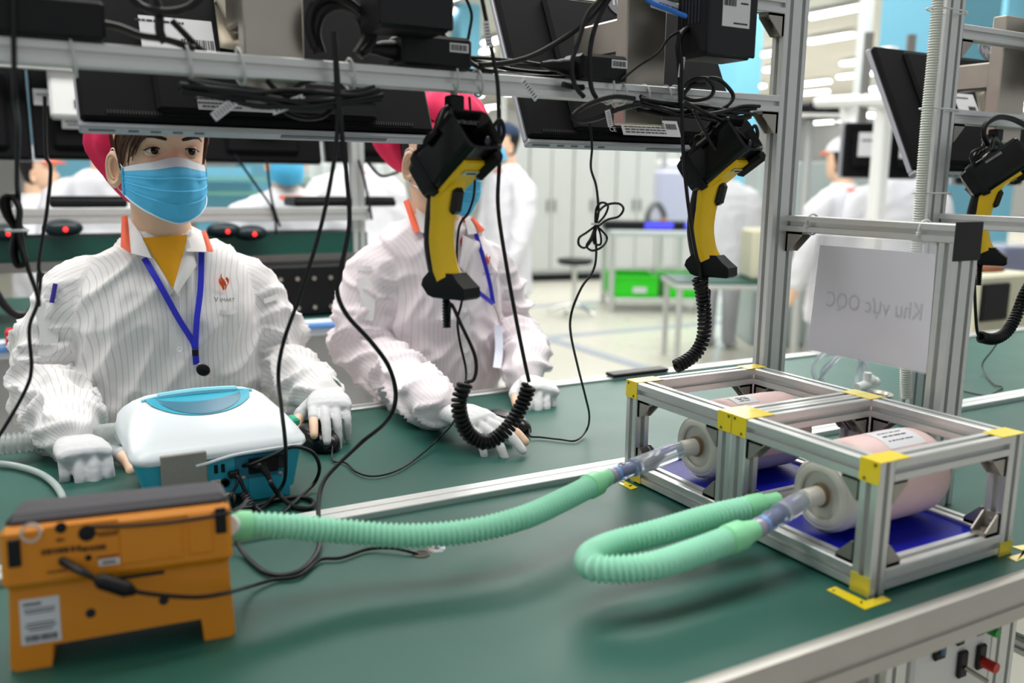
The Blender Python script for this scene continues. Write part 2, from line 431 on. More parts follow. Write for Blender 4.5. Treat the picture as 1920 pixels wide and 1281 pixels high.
# ------------------------------------------------------------------ overhead frame of the near station
PS = 0.0255
RY = .447 + PS / 2
def gusset(parent, c, a, b_, n, s=.032, th=.022, name='corner_bracket'):
    """right-angle bracket: legs along a and b_ from corner c, width th along n, sunk bolts"""
    c = V(c); a = V(a); b_ = V(b_); n = V(n)
    g = MB()
    g.prism([(0, 0), (s, 0), (s, .005), (.007, s), (0, s)] if False else [(0, 0), (s, 0), (s, .006), (.006, s), (0, s)], c - n * th / 2, a, b_, .002 if a.cross(b_).dot(n) > 0 else -.002)
    g.prism([(0, 0), (s, 0), (s, .006), (.006, s), (0, s)], c + n * (th / 2 - .002), a, b_, .002 if a.cross(b_).dot(n) > 0 else -.002)
    R = Matrix((a, b_, n)).transposed()
    g.box(c + a * s / 2 + b_ * .0018, (s, .0036, th), R); g.box(c + b_ * s / 2 + a * .0018, (.0036, s, th), R)
    o = g.build(name, BRK, parent, False)
    part('bolt', STEEL, o, lambda m: [m.cyl(c + a * s * .58 + b_ * .0036, c + a * s * .58 + b_ * .0075, .0042, n=10), m.cyl(c + b_ * s * .58 + a * .0036, c + b_ * s * .58 + a * .0075, .0042, n=10)])
    return o
def station_frame(px, label, xl, xr, cross_y1):
    fr = thing('overhead_frame', label, 'frame', (px, RY, 0))
    part('post', ALU, fr, lambda b: b.profile((px + .0255, RY, 0), (px + .0255, RY, 1.05), (1, 0, 0), .051, PS, 2, 1), False)
    for z, nm in ((.5708, 'monitor_rail'), (.7175, 'top_rail')):
        part(nm, ALU, fr, lambda b: b.profile((xl, RY, z), (xr, RY, z), (0, 1, 0)), False)
    z = .385; cxx = px + .031 + PS / 2
    part('cross_rail', ALU, fr, lambda b: b.profile((cxx, .447, z), (cxx, cross_y1, z), (1, 0, 0)), False)
    return fr, cxx
fr1, cx1 = station_frame(.272, 'aluminium post and rails carrying monitors and cables above the divider', -2.4, .272, .145)
gusset(fr1, (.272, RY, .5708 - PS / 2), (-1, 0, 0), (0, 0, -1), (0, 1, 0))
gusset(fr1, (.272, RY, .7175 - PS / 2), (-1, 0, 0), (0, 0, -1), (0, 1, 0))
gusset(fr1, (cx1, .447, .385 - PS / 2), (0, -1, 0), (0, 0, -1), (1, 0, 0))
part('short_post', ALU, fr1, lambda b: b.profile((cx1 + .0128, .158, 0), (cx1 + .0128, .158, .372), (1, 0, 0), .051, PS, 2, 1), False)
part('black_tape', mat('black_tape', '#050506', .55), fr1, lambda b: b.box((cx1 + .010, .1435, .375), (.058, .0012, .052)), False)
part('left_post', ALU, fr1, lambda b: b.profile((-2.4, RY, 0), (-2.4, RY, 1.05), (1, 0, 0), .051, PS, 2, 1), False)
fr2, cx2 = station_frame(.655, 'aluminium post and rails of the next station at the right edge', .706, 2.6, .05)
gusset(fr2, (.706, RY, .5708 - PS / 2), (1, 0, 0), (0, 0, -1), (0, 1, 0))
gusset(fr2, (.706, RY, .7175 - PS / 2), (1, 0, 0), (0, 0, -1), (0, 1, 0))
gusset(fr2, (cx2, .447, .385 - PS / 2), (0, -1, 0), (0, 0, -1), (1, 0, 0))
part('short_post', ALU, fr2, lambda b: b.profile((cx2 + .0128, .063, 0), (cx2 + .0128, .063, .372), (1, 0, 0), .051, PS, 2, 1), False)

# ------------------------------------------------------------------ two test-lung frames on the near belt
BW, BL, BH = .2268, .2596, .1544
def lung_frame(y0, label, last):
    f = thing('test_lung_cage', label, 'frame', (BL / 2, y0 + BW / 2, 0), 'aluminium frames holding test lungs')
    y1 = y0 + BW; h = PS / 2
    for x in (h, BL - h):
        for y in (y0 + h, y1 - h):
            part('upright', ALU, f, lambda b: b.profile((x, y, 0), (x, y, BH), (1, 0, 0)), False)
    for z in (h + .003, BH - h):
        for y in (y0 + h, y1 - h):
            part('long_rail', ALU, f, lambda b: b.profile((PS, y, z), (BL - PS, y, z), (0, 1, 0)), False)
        for x in (h, BL - h):
            part('end_rail', ALU, f, lambda b: b.profile((x, y0 + PS, z), (x, y1 - PS, z), (1, 0, 0)), False)
    for x, sx in ((PS, 1), (BL - PS, -1)):       # brackets in the inner corners
        for y, sy in ((y0 + h, 1), (y1 - h, -1)):
            for z, sz in ((BH - PS, -1), (PS + .003, 1)):
                gusset(f, (x, y, z), (sx, 0, 0), (0, 0, sz), (0, 1, 0), s=.026, th=.02)
    for x in (h, BL - h):
        for y, sy in ((y0 + PS, 1), (y1 - PS, -1)):
            for z, sz in ((BH - PS, -1), (PS + .003, 1)):
                gusset(f, (x, y, z), (0, sy, 0), (0, 0, sz), (1, 0, 0), s=.026, th=.02)
    def tray(b):
        n = 60; zz = .0215
        b.box((BL / 2, y0 + BW / 2, zz), (BL - .04, BW - .05, .004))
        for i in range(n):
            b.box((.024 + (BL - .048) * (i + .5) / n, y0 + BW / 2, zz + .0023), (.0016, BW - .052, .0012))
        for s in (y0 + .027, y1 - .027): b.box((BL / 2, s, zz + .001), (BL - .04, .004, .008))
    part('blue_tray', BLUET, f, tray, False)
    return f
lfB = lung_frame(0.0, 'near aluminium frame holding a pink test lung, beside the table edge', True)
lfA = lung_frame(BW, 'far aluminium frame holding a pink test lung, against the divider rail', False)
# yellow tape on the corners
def tape(parent, x, y, sx, sy, wrap=True, ln=.05):
    h = .0008
    def f(b):
        b.box((x + sx * ln / 2 - sx * .001, y + sy * .0128, BH + h / 2), (ln, .0265, h))
        if wrap: b.box((x - sx * h / 2, y + sy * .0128, BH - .012), (h, .0265, .026))
    p = part('yellow_corner_tape', YTAPE, parent, f, False)
    if wrap:
        part('tape_marks', INK, p, lambda b: [b.prism([(0, 0), (.005, 0), (.0025, .004)], (x - sx * .0012, y + sy * .021, BH - .0225), (0, -sy, 0), (0, 0, 1), .0002), b.prism([(0, 0), (.005, 0), (.0025, -.004)], (x - sx * .0012, y + sy * .008, BH - .002), (0, -sy, 0), (0, 0, 1), .0002)], False)
tape(lfB, 0, 0, 1, 1); tape(lfB, 0, BW, 1, -1); tape(lfB, BL, 0, -1, 1, False, .045); tape(lfB, BL, BW, -1, -1, False, .03)
tape(lfA, 0, BW, 1, 1); tape(lfA, 0, 2 * BW, 1, -1); tape(lfA, BL, BW, -1, 1, False, .03); tape(lfA, BL, 2 * BW, -1, -1, False, .04)
YCLR = mat('clear_yellow_tape', '#d8c84a', .25, .2, .05)
part('bottom_tape', YCLR, lfB, lambda b: b.box((-.0005, .0128, .011), (.0008, .026, .022)), False); part('bottom_tape', YCLR, lfB, lambda b: b.box((BL - .0128, -.0005, .009), (.0255, .0008, .018)), False)
part('bottom_tape', YCLR, lfA, lambda b: [b.box((-.0005, 2 * BW - .022, .010), (.0008, .04, .014))], False)
# yellow floor marks on the belt
def belt_mark(poly, label):
    c = V((sum(p.x for p in poly) / len(poly), sum(p.y for p in poly) / len(poly), 0))
    b = MB(); b.prism([(p.x, p.y) for p in poly], (0, 0, .0002), (1, 0, 0), (0, 1, 0), .0006)
    o = b.build('belt_marking', YTAPE, None, False, loc=c); tag(o, label, 'tape marking'); return o
A = lambda x, y: at(x, y, Z=0)
o = belt_mark([A(1550, 1107), A(1566, 1101), A(1622, 1128), A(1655, 1118), A(1671, 1127), A(1622, 1144)], 'L-shaped yellow tape on belt at the near frame corner')
part('marks', INK, o, lambda b: [b.box(A(1615, 1131) + V((0, 0, .001)), (.006, .002, .0004), Matrix.Rotation(.6, 3, 'Z')), b.box(A(1643, 1122) + V((0, 0, .001)), (.006, .002, .0004)), b.box(A(1563, 1109) + V((0, 0, .001)), (.004, .002, .0004))], False)
o = belt_mark([A(1160, 907), A(1170, 902), A(1196, 915), A(1183, 919)], 'short yellow tape strip on belt at the far frame corner')
part('marks', INK, o, lambda b: [b.box(A(1168, 905) + V((0, 0, .001)), (.005, .003, .0004)), b.box(A(1182, 912) + V((0, 0, .001)), (.006, .003, .0004), Matrix.Rotation(.4, 3, 'Z'))], False)
belt_mark([A(1889, 1046), A(1906, 1054), A(1925, 1046), A(1925, 1022), A(1897, 1026), A(1925, 1036)], 'shiny yellow tape on belt at the right frame corner')

# ------------------------------------------------------------------ test lungs
PINK = mat('pink_lung', '#e4c6c2', .5, 0, .05, 25, .25, 350, sss=.05)
CAPM = mat('milky_cap', '#e4e2d6', .3, 0, .03, 30, sss=.15)
CLRB = mat('clear_blue_plastic', '#c3cfea', .12, 0, .03, 40, trans=.75, ior=1.3)
CLRW = mat('clear_plastic', '#e6eaf2', .12, 0, .03, 40, trans=.7, ior=1.3)
def lung(yc, label, labx):
    zc = .075; r = .0468; xs = .046
    t = thing('test_lung', label, 'test lung', (BL / 2, yc, zc - r))
    zb_ = .083; rb_ = .0555
    part('bag', PINK, t, lambda b: b.lathe((xs + .035, yc, zb_), (1, 0, 0), [(0, rb_ * .9), (.006, rb_), (.10, rb_ * 1.01), (.128, rb_ * .985), (.140, rb_ * .9), (.147, rb_ * .7), (.149, rb_ * .3)], 48), True, 50)
    cp = part('end_cap', CAPM, t, lambda b: b.lathe((xs + .001, yc, zc), (1, 0, 0), [(0, r * .78), (-.004, r * .90), (.002, r * 1.0), (.010, r * 1.01), (.03, r * .98), (.036, r * .9)] , 48), True, 50)
    part('cap_ring', CAPM, cp, lambda b: b.lathe((xs - .003, yc, zc), (1, 0, 0), [(.0, r * .62), (-.003, r * .66), (-.003, r * .80), (.002, r * .9)], 48, False), True, 50)
    part('port', CAPM, cp, lambda b: b.lathe((xs - .004, yc, zc), (-1, 0, 0), [(0, .0135), (.004, .0125), (.028, .0115), (.0285, .009)], 24))
    part('glue_ring', mat('brown_glue', '#8a6a48', .5), cp, lambda b: b.lathe((xs - .004, yc, zc), (-1, 0, 0), [(0, .0150), (.003, .0142), (.004, .0125)], 24, False))
    # wrapped white paper label on the upper side
    def lab(b, x0, x1, a0, a1):
        b.grid(lambda u, v: (x0 + (x1 - x0) * u, yc + (rb_ * 1.012) * math.cos(a0 + (a1 - a0) * v), zb_ + (rb_ * 1.012) * math.sin(a0 + (a1 - a0) * v)), 6, 10)
    x0, x1, a0, a1 = labx
    part('label_sticker', PAPER, t, lambda b: lab(b, x0, x1, a0, a1))
    def pr(b):
        rn = random.Random(3)
        for v, tk in ((.3, .0016), (.5, .0022), (.72, .0014)):
            a = a0 + (a1 - a0) * v; u = x0 + .012
            while u < x1 - .012:
                k = rn.uniform(.002, .007); b.box((u, yc + rb_ * 1.018 * math.cos(a), zb_ + rb_ * 1.018 * math.sin(a)), (k * .7, tk, .0003), Matrix.Rotation(a - math.pi / 2, 3, 'X')); u += k
    part('label_print', INK, t, pr, False)
    return t
lung(BW / 2, 'pink test lung with milky end cap inside the near frame', (.125, .193, 1.35, 2.15))
lA = lung(BW * 1.5, 'pink test lung with milky end cap inside the far frame', (.098, .140, 1.5, 1.95))
part('paper_wrap', mat('mauve_paper', '#b9b4c8', .6), lA, lambda b: b.grid(lambda u, v: (.10 + .10 * u, BW * 1.5 + .0565 * math.cos(3.5 + 1.2 * v), .083 + .0565 * math.sin(3.5 + 1.2 * v)), 4, 10))
# ------------------------------------------------------------------ ribbed hoses and connectors
MINT = mat('mint_hose', '#b2f3d6', .30, 0, .05, 40, trans=.12, sss=.04, ior=1.3)
MINTC = mat('mint_cuff', '#9beab4', .4, 0, .04, 40, trans=.08, sss=.05, ior=1.3)
def resample(pts, step):
    out = [pts[0]]; acc = 0
    for a, b in zip(pts, pts[1:]):
        L = (b - a).length; d = step - acc
        while d <= L and L > 0:
            out.append(a + (b - a) * (d / L)); d += step
        acc = (acc + L) % step
    return out
def ribbed(b, pts, r, pitch=.0064, amp=.0020, n=18):
    q = resample(spline(pts, 24), pitch / 4)
    rr = [r + amp * (1, .25, -.9, .25)[i % 4] for i in range(len(q))]
    b.tube(q, rr, n)
def Wp(l):
    return [at(p[0], p[1], Y=p[2]) if p[2] is not None else at(p[0], p[1], Z=p[3]) for p in l]
Z = lambda x, y, z: (x, y, None, z)
ha = Wp([Z(456, 986, .088), Z(520, 986, .082), Z(640, 996, .066), Z(760, 1005, .056), Z(880, 996, .054), Z(980, 971, .058), Z(1055, 938, .060), Z(1106, 912, .062)])
hs = thing('ribbed_hose', 'long mint green ribbed hose from the orange tester to the far test lung', 'hose', (ha[3].x, ha[3].y, 0), 'mint green ribbed hoses')
part('tube', MINT, hs, lambda b: ribbed(b, ha, .0126))
d0 = (ha[1] - ha[0]).normalized(); d1 = (ha[-1] - ha[-2]).normalized()
part('cuff', MINTC, hs, lambda b: b.lathe(ha[0] - d0 * .017, d0, [(0, .0140), (.002, .0158), (.024, .0158), (.026, .013)], 24))
part('cuff', MINTC, hs, lambda b: b.lathe(ha[-1] - d1 * .006, d1, [(0, .0135), (.003, .0165), (.022, .0165), (.026, .0140), (.034, .0125), (.048, .0112), (.05, .0095)], 24))
def connector(label, p0, p1, port):
    """clear swivel connector from the hose cuff p0 to the lung port"""
    t = thing('hose_connector', label, 'connector', (p0.x, p0.y, p0.z), 'clear hose connectors')
    a = (port - p0); L = a.length; a.normalize()
    part('grey_ring', mat('ring_lilac', '#a9a7b8', .25, .2, .03), t, lambda b: b.lathe(p0, a, [(0, .0100), (.002, .0112), (.010, .0110), (.012, .0100)], 24))
    part('blue_band', mat('blue_band', '#7f9fd8', .3, 0, .2, 400), t, lambda b: b.lathe(p0 + a * .012, a, [(0, .0105), (.007, .0105)], 24, False))
    part('swivel', CLRB, t, lambda b: b.lathe(p0 + a * .018, a, [(0, .0092), (.002, .0104), (.008, .0100), (.010, .0118), (.013, .0118), (.015, .0098), (.026, .0098), (.028, .0126), (.034, .0126), (.036, .0110)], 24))
    part('inner_rod', mat('violet_rod', '#7d7a9c', .4), t, lambda b: b.cyl(p0 + a * .016, p0 + a * .05, .0055, n=16))
    part('sleeve', CLRW, t, lambda b: b.lathe(p0 + a * .054, a, [(0, .0105), (.003, .0128), (L - .075, .0130), (L - .054 - .008, .0122)], 24))
    return t
pa = V((.016, BW * 1.5, .075)); ca = ha[-1] + d1 * .042
connector('clear connector on the far test lung', ca, None, pa)
hb = Wp([Z(1405, 953, .062), Z(1330, 970, .058), Z(1240, 997, .054), Z(1160, 1018, .05), Z(1116, 1036, .05), Z(1103, 1052, .05), Z(1114, 1064, .05), Z(1160, 1068, .05), Z(1230, 1060, .052), Z(1300, 1037, .054), Z(1366, 1012, .058)])
hs = thing('ribbed_hose', 'mint green ribbed hose looping back from the near test lung', 'hose', (hb[4].x, hb[4].y, 0), 'mint green ribbed hoses')
part('tube', MINT, hs, lambda b: ribbed(b, hb, .0136))
d0 = (hb[0] - hb[1]).normalized(); d1 = (hb[-1] - hb[-2]).normalized()
part('cuff', MINTC, hs, lambda b: b.lathe(hb[0] - d0 * .004, d0, [(0, .0130), (.003, .0158), (.022, .0156), (.025, .0125), (.046, .0120), (.046, .0100), (.03, .0098)], 24, False))
part('cuff', MINTC, hs, lambda b: b.lathe(hb[-1] - d1 * .004, d1, [(0, .0135), (.003, .0168), (.024, .0168), (.028, .0145), (.036, .0128), (.046, .0112), (.048, .0095)], 24))
pb = V((.016, BW * .5, .075)); cb_ = hb[-1] + d1 * .042
connector('clear connector on the near test lung', cb_, None, pb)
CLRH = mat('clear_ribbed_hose', '#dfe4e2', .2, 0, .03, 40, trans=.6, ior=1.3)
hc = Wp([Z(-60, 838, .03), Z(20, 832, .03), Z(110, 822, .032), Z(180, 817, .04), Z(232, 812, .05)])
hs = thing('clear_hose', 'clear ribbed hose lying behind the white ventilator at the left edge', 'hose', (hc[2].x, hc[2].y, 0))
part('tube', CLRH, hs, lambda b: ribbed(b, hc, .0150, .008, .003, 16))
hd = Wp([Z(-40, 868, .007), Z(20, 872, .007), Z(75, 888, .007), Z(108, 915, .007), Z(122, 950, .007), Z(123, 1000, .007)])
hs = tag(MB().tube(spline(hd), .0052, 12).build('silicone_tube', mat('silicone', '#c9d6d2', .25, 0, .03, 40, trans=.4), None, loc=(hd[2].x, hd[2].y, 0)), 'thin milky silicone tube curving over the belt at left', 'tube')

# ------------------------------------------------------------------ orange gas-flow tester (near left, back view)
ORG = mat('orange_plastic', '#e08a0c', .42, 0, .04, 30, .05, 800)
ORGD = mat('dark_grey_bumper', '#3c3a40', .5, 0, .05, 30, .05, 800)
OL = at(20, 1262, Z=0); OR_ = at(442, 1192, Z=0); ox = (OR_ - OL).normalized(); oy = V((-ox.y, ox.x, 0)); OWD = (OR_ - OL).length
tilt = math.radians(9)
oz = (V((0, 0, 1)) * math.cos(tilt) + oy * math.sin(tilt)).normalized(); on = ox.cross(oz)    # on points away from the camera? (checked below)
if on.dot(oy) < 0: on = -on
MO = Matrix(((ox.x, on.x, oz.x, OL.x), (ox.y, on.y, oz.y, OL.y), (ox.z, on.z, oz.z, OL.z), (0, 0, 0, 1)))
org = thing('gas_flow_tester', 'orange gas flow tester with black top standing at the near left', 'tester', (OL + OR_) / 2 + oy * .03)
def opx(px, py, n=0.0):
    """local (x, z) of a pixel on the back plane y = n"""
    o = MO.inverted(); p0 = o @ CAMP; p1 = o @ at(px, py, D=1.0); d = p1 - p0; t = (n - p0.y) / d.y; q = p0 + d * t
    return q.x, q.z
W_ = OWD
def lower(b):
    b.prism([(0, .004), (.004, 0), (.034, 0), (.036, .020), (.166, .022), (.168, 0), (W_ - .004, 0), (W_, .004), (W_ - .003, .085), (.003, .085)], (0, .052, 0), (1, 0, 0), (0, 0, 1), .052)
part('stand', ORG, org, lower, False, M=MO)
def upper(b):
    b.box((W_ / 2, .018, .106), (W_ + .002, .062, .056), bev=.005)
    b.box((W_ / 2, .020, .083), (W_ - .006, .056, .014), bev=.004)
up_ = part('rear_case', ORG, org, upper, M=MO)
part('top_bumper', ORGD, org, lambda b: b.box((W_ / 2 + .001, .038, .134), (W_ - .004, .080, .020), bev=.006), M=MO)
part('screen_case', ORGD, org, lambda b: b.box((W_ / 2, .066, .082), (W_ - .01, .024, .112), bev=.006), M=MO)
FY = -.0132
def opart(name, m, fn, par=None, smooth=True): return part(name, m, par or up_, fn, smooth, M=MO)
for px, py in ((27, 1038), (414, 976)):
    x, z = opx(px, py, FY); opart('latch_slot', BLKP, lambda b: b.box((x, FY - .0004, z), (.0105, .003, .025), bev=.001))
x, z = opx(58, 999, FY); opart('ring_port', mat('ring_white', '#c9c4bc', .4), lambda b: b.lathe((x, FY + .001, z), (0, -1, 0), [(0, .0088), (.003, .0088), (.003, .0068), (0, .0066)], 24, False))
for px, py, r in ((163, 1000, .0075), (118, 1052, .004), (166, 1046, .003), (114, 990, .005)):
    x, z = opx(px, py, FY); opart('socket', BLKP, lambda b: b.lathe((x, FY + .001, z), (0, -1, 0), [(0, r), (.0014, r), (.0018, r * .8)], 20, True))
x, z = opx(131, 1060, FY); opart('red_led', mat('red_led', '#ff2a2a', .3, emit=2.5, var=0), lambda b: b.sphere((x, FY, z), .0022, 10, 8))
x, z = opx(318, 1012, FY); opart('battery_door', ORG, lambda b: [b.box((x - .016, FY, z), (.055, .002, .036), bev=.0009), b.box((x + .028, FY, z + .002), (.022, .002, .038), bev=.0009)])
x, z = opx(160, 1028, FY)
opart('connector_panel', ORG, lambda b: b.box((x - .002, FY + .0006, z), (.062, .0016, .048), bev=.0006))
def otext(b):          # unreadable print: rows of small marks
    rn = random.Random(4)
    for (px, py, s, w_) in ((120, 1031, .0050, .034), (180, 1027, .0045, .022), (203, 998, .0018, .020), (203, 1003, .0014, .016), (203, 1043, .0018, .018), (115, 1012, .003, .006), (108, 1071, .0018, .016)):
        x_, z_ = opx(px, py, FY); u = -w_ / 2
        while u < w_ / 2:
            k = rn.uniform(.5, 1.1) * s; b.box((x_ + u, FY - .0014, z_), (k * .7, .0004, s)); u += k
opart('printed_marks', mat('brown_ink', '#5a3608', .6), otext, None, False)
x, z = opx(205, 1053, FY)
sticker(up_, MO @ V((x, FY - .001, z)), ox, oz, .018, .006, rows=((0, 0, .012, .0022),))
x, z = opx(76, 1163, 0)
sticker(org, MO @ V((x, -.0006, z)), ox, oz, .033, .042, rows=((-.006, .016, .015, .0022), (0, .011, .026, .0013), (0, .008, .024, .0013), (0, -.002, .024, .0013), (0, -.005, .026, .0013), (0, -.008, .02, .0013)), bars=(0, -.0155, .026, .006))
for px, py in ((170, 1150), (307, 1126)):
    x, z = opx(px, py, 0); part('screw_hole', INK, org, lambda b: b.lathe((x, .0005, z), (0, -1, 0), [(0, .0045), (.0008, .0045), (.001, .003)], 16), M=MO)
x, z = opx(250, 1080, 0); part('finger_slot', INK, org, lambda b: b.box((x, -.0003, z), (.055, .001, .004)), False, M=MO)
part('hose_port', WHITEP, org, lambda b: b.cyl(MO @ V((W_ - .002, .02, .106)), ha[0] - (ha[1] - ha[0]).normalized() * .012, .0112, n=20))
# its power lead with ferrite block
jx, jz = opx(118, 1052, FY); j0 = MO @ V((jx, FY - .002, jz))
opw = lambda px, py, n: MO @ V((opx(px, py, n)[0], n, opx(px, py, n)[1]))
f0 = opw(185, 1088, -.030); f1 = opw(243, 1107, -.030)
cl = thing('power_lead', 'black power lead with ferrite block plugged into the orange tester', 'cable', (f0.x, f0.y, 0))
pts = [j0, (j0 + f0) / 2 + V((0, -.008, .002)), f0, f1, opw(300, 1116, -.026), opw(370, 1120, -.022), opw(425, 1112, -.016)] + Wp([Z(462, 1102, .012), Z(510, 1088, .004), Z(560, 1080, .004), Z(600, 1050, .004), Z(640, 1046, .004), Z(690, 1030, .004), Z(735, 1028, .006), Z(770, 1035, .004), Z(788, 1041, -.002)])
part('cord', CABLE, cl, lambda b: b.tube(spline(pts), .0021, 8))
part('plug', RUB, cl, lambda b: b.lathe(j0, (f0 - j0).normalized(), [(-.003, .002), (.0, .004), (.018, .004), (.03, .0028)], 14))
part('ferrite_block', RUB, cl, lambda b: b.lathe(f0, (f1 - f0).normalized(), [(-.004, .003), (0, .0062), (.002, .0075), ((f1 - f0).length - .002, .0075), ((f1 - f0).length, .006), ((f1 - f0).length + .006, .003)], 16))
t0 = MO @ V((.0, -.006, .125))
tag(MB().tube(spline([MO @ V((.075, -.0155, .128)), MO @ V((.11, -.017, .125)), MO @ V((.155, -.017, .124)), MO @ V((W_ + .004, -.012, .126)), MO @ V((W_ + .02, .02, .13))]), .0016, 8).build('thin_wire', CABLE, None, loc=MO @ V((.1, -.0155, 0))), 'thin black wire across the back of the orange tester', 'cable')

# ------------------------------------------------------------------ white and teal ventilator on the far belt
TEAL = mat('teal_plastic', '#2aa3bd', .38, 0, .04, 20, .05, 900)
TEALL = mat('pale_teal_plastic', '#8ad8ec', .35, 0, .03, 20)
TEALD = mat('smoky_teal', '#3f7890', .3, 0, .08, 20)
VWH = mat('ventilator_white', '#dfe6ea', .3, 0, .02, 15)
vt = thing('ventilator', 'white and teal bench ventilator in front of the first worker', 'ventilator', (-.56, .71, .006))
def rrect(x0, x1, y0, y1, rf, rb, z, n=6):
    out = []
    for (cx, cy, r, a0) in ((x1 - rf, y0 + rf, rf, -90), (x1 - rb, y1 - rb, rb, 0), (x0 + rb, y1 - rb, rb, 90), (x0 + rf, y0 + rf, rf, 180)):
        for k in range(n + 1):
            a = math.radians(a0 + 90 * k / n); out.append(V((cx + r * math.cos(a), cy + r * math.sin(a), z)))
    return out
def loft(b, rings, cap=True):
    n = len(rings[0]); vs = [p for r in rings for p in r]; fs = []
    for j in range(len(rings) - 1):
        for i in range(n): fs.append((j * n + i, j * n + (i + 1) % n, (j + 1) * n + (i + 1) % n, (j + 1) * n + i))
    if cap: fs.append(tuple(reversed(range(n)))); fs.append(tuple((len(rings) - 1) * n + i for i in range(n)))
    b.add(vs, fs)
VF = .613
part('base', TEAL, vt, lambda b: loft(b, [rrect(-.652, -.468, VF + .012, .80, .012, .03, .006), rrect(-.660, -.464, VF + .001, .81, .010, .035, .014), rrect(-.668, -.457, VF, .815, .012, .04, .045), rrect(-.676, -.450, VF, .82, .014, .045, .072)]), True, 40)
def shell(b):
    R_ = []
    for (z, x0, x1, y0, rf) in ((.070, -.677, -.446, VF - .004, .022), (.074, -.680, -.443, VF - .006, .024), (.080, -.681, -.443, VF - .003, .026), (.088, -.678, -.447, VF + .012, .032), (.098, -.676, -.453, VF + .042, .036), (.108, -.668, -.462, VF + .078, .036), (.116, -.656, -.474, VF + .112, .034), (.121, -.642, -.488, VF + .136, .03), (.123, -.62, -.505, VF + .155, .02)):
        R_.append(rrect(x0, x1, y0, .822 - max(0, z - .1) * .5, min(rf, (.822 - y0) / 2.4), .02, z, 8))
    loft(b, R_)
part('top_shell', VWH, vt, shell, True, 60)
# handle recess: teal lens on the sloping top with a pale bar above it
def slope_pt(x, y):      # follows the shell slope
    ys = [VF - .006, VF + .012, VF + .042, VF + .078, VF + .112, VF + .136, VF + .155, VF + .2]; zs = [.078, .088, .098, .108, .116, .121, .123, .1235]
    return V((x, y, float(np.interp(y, ys, zs))))
def lens(b, dz, c0, c1, hw):
    def f(u, v):
        x = -.565 + (u * 2 - 1) * hw; e = math.sqrt(max(0, 1 - (u * 2 - 1) ** 2))
        y = (VF + .158) - (c0 + (c1 - c0) * v) * e * .074
        return slope_pt(x, y) + V((0, 0, dz))
    b.grid(f, 25, 8)
part('handle_recess', TEAL, vt, lambda b: lens(b, .0012, 0, 1, .076))
part('recess_floor', TEALD, vt, lambda b: lens(b, .0018, .42, .97, .062))
part('handle_bar', TEALL, vt, lambda b: b.tube(spline([(-.645, VF + .158, .121), (-.62, VF + .160, .1245), (-.565, VF + .162, .1265), (-.51, VF + .160, .1245), (-.485, VF + .158, .121)]), [.003] * 8 + [.0065] * 17 + [.003] * 8, 10))
part('shell_lip', VWH, vt, lambda b: b.tube(spline([(-.600, VF - .006, .064), (-.585, VF - .007, .066), (-.55, VF - .007, .072), (-.50, VF - .007, .074), (-.455, VF - .004, .074)]), .0022, 8))
vx = lambda px, py: at(px, py, Y=VF)
def vbox(name, px, py, wd, ht, m, th=.002, bev=.0006, par=None):
    c = vx(px, py); return part(name, m, par or vt, lambda b: b.box(c + V((0, -th * .3, 0)), (wd, th, ht), bev=bev)), c
FILT = mat('grey_filter', '#9d9a92', .9, 0, .12, 300, .5, 900)
c1 = vx(344, 875)
part('filter_pad', FILT, vt, lambda b: b.box(c1 + V((0, -.0030, -.003)), (.059, .008, .044), bev=.0012))
for px, py in ((405, 880), (418, 878)): vbox('usb_port', px, py, .005, .012, BLKP)
p_, c_ = vbox('alarm_plate', 405, 908, .013, .013, mat('plate_cream', '#c9cdc4', .5)); part('bell_icon', INK, p_, lambda b: b.tube([c_ + V((.0035 * math.cos(a), -.0022, .0035 * math.sin(a) + .0005)) for a in [math.pi * (-.1 + 1.2 * i / 10) for i in range(11)]] + [c_ + V((-.0045, -.0022, -.003)), c_ + V((.0045, -.0022, -.003))], .0004, 5))
c_ = vx(422, 905); part('alarm_jack', BLKP, vt, lambda b: b.lathe(c_, (0, -1, 0), [(0, .0062), (.003, .0062), (.003, .0042), (0, .004)], 20))
c_ = vx(428, 934); part('oxygen_port', STEEL, vt, lambda b: b.lathe(c_, (0, -1, 0), [(0, .010), (.004, .010), (.006, .007), (.012, .006)], 20))
p_, c_ = vbox('power_module', 490, 872, .072, .034, mat('teal_dark', '#176f86', .4)); 
part('power_inlet', BLKP, p_, lambda b: b.box(c_ + V((.002, -.003, .001)), (.04, .006, .022), bev=.001)); part('rocker_switch', BLKG, p_, lambda b: b.box(c_ + V((.027, -.003, .003)), (.012, .006, .018), bev=.001))
for i in range(12): 
    q = vx(452 + i * 6.2, 854 - i * .9); part('vent_slot', INK, vt, lambda b: b.box(q + V((0, -.0005, .003)), (.0022, .0012, .0045), Matrix.Rotation(.4, 3, 'Y')), False)
for px, py in ((476, 920), (482, 919), (488, 919), (505, 915), (511, 914), (517, 913)):
    q = vx(px, py); part('grille_slot', INK, vt, lambda b: b.box(q + V((0, -.0005, 0)), (.0026, .0012, .020)), False)
p_, c_ = vbox('service_cover', 505, 905, .058, .044, TEAL, .0016, .0006)
for px, py in ((456, 896), (525, 887)):
    q = vx(px, py); part('screw', STEEL, vt, lambda b: b.lathe(q, (0, -1, 0), [(0, .0034), (.0016, .0032), (.0018, .002)], 14))
sticker(vt, vx(350, 922) + V((0, -.0012, 0)), (1, 0, 0), (0, 0, 1), .048, .024, rows=((.004, .008, .03, .003),), texts=((-.014, 0, .011, '⚠'), (.0, 0, .011, '↗'), (.008, 0, .011, '↑'), (.017, 0, .011, '↖')))
part('green_tab', mat('green_tab', '#27b08c', .4), vt, lambda b: b.box((-.440, .70, .085), (.012, .03, .012), bev=.003))
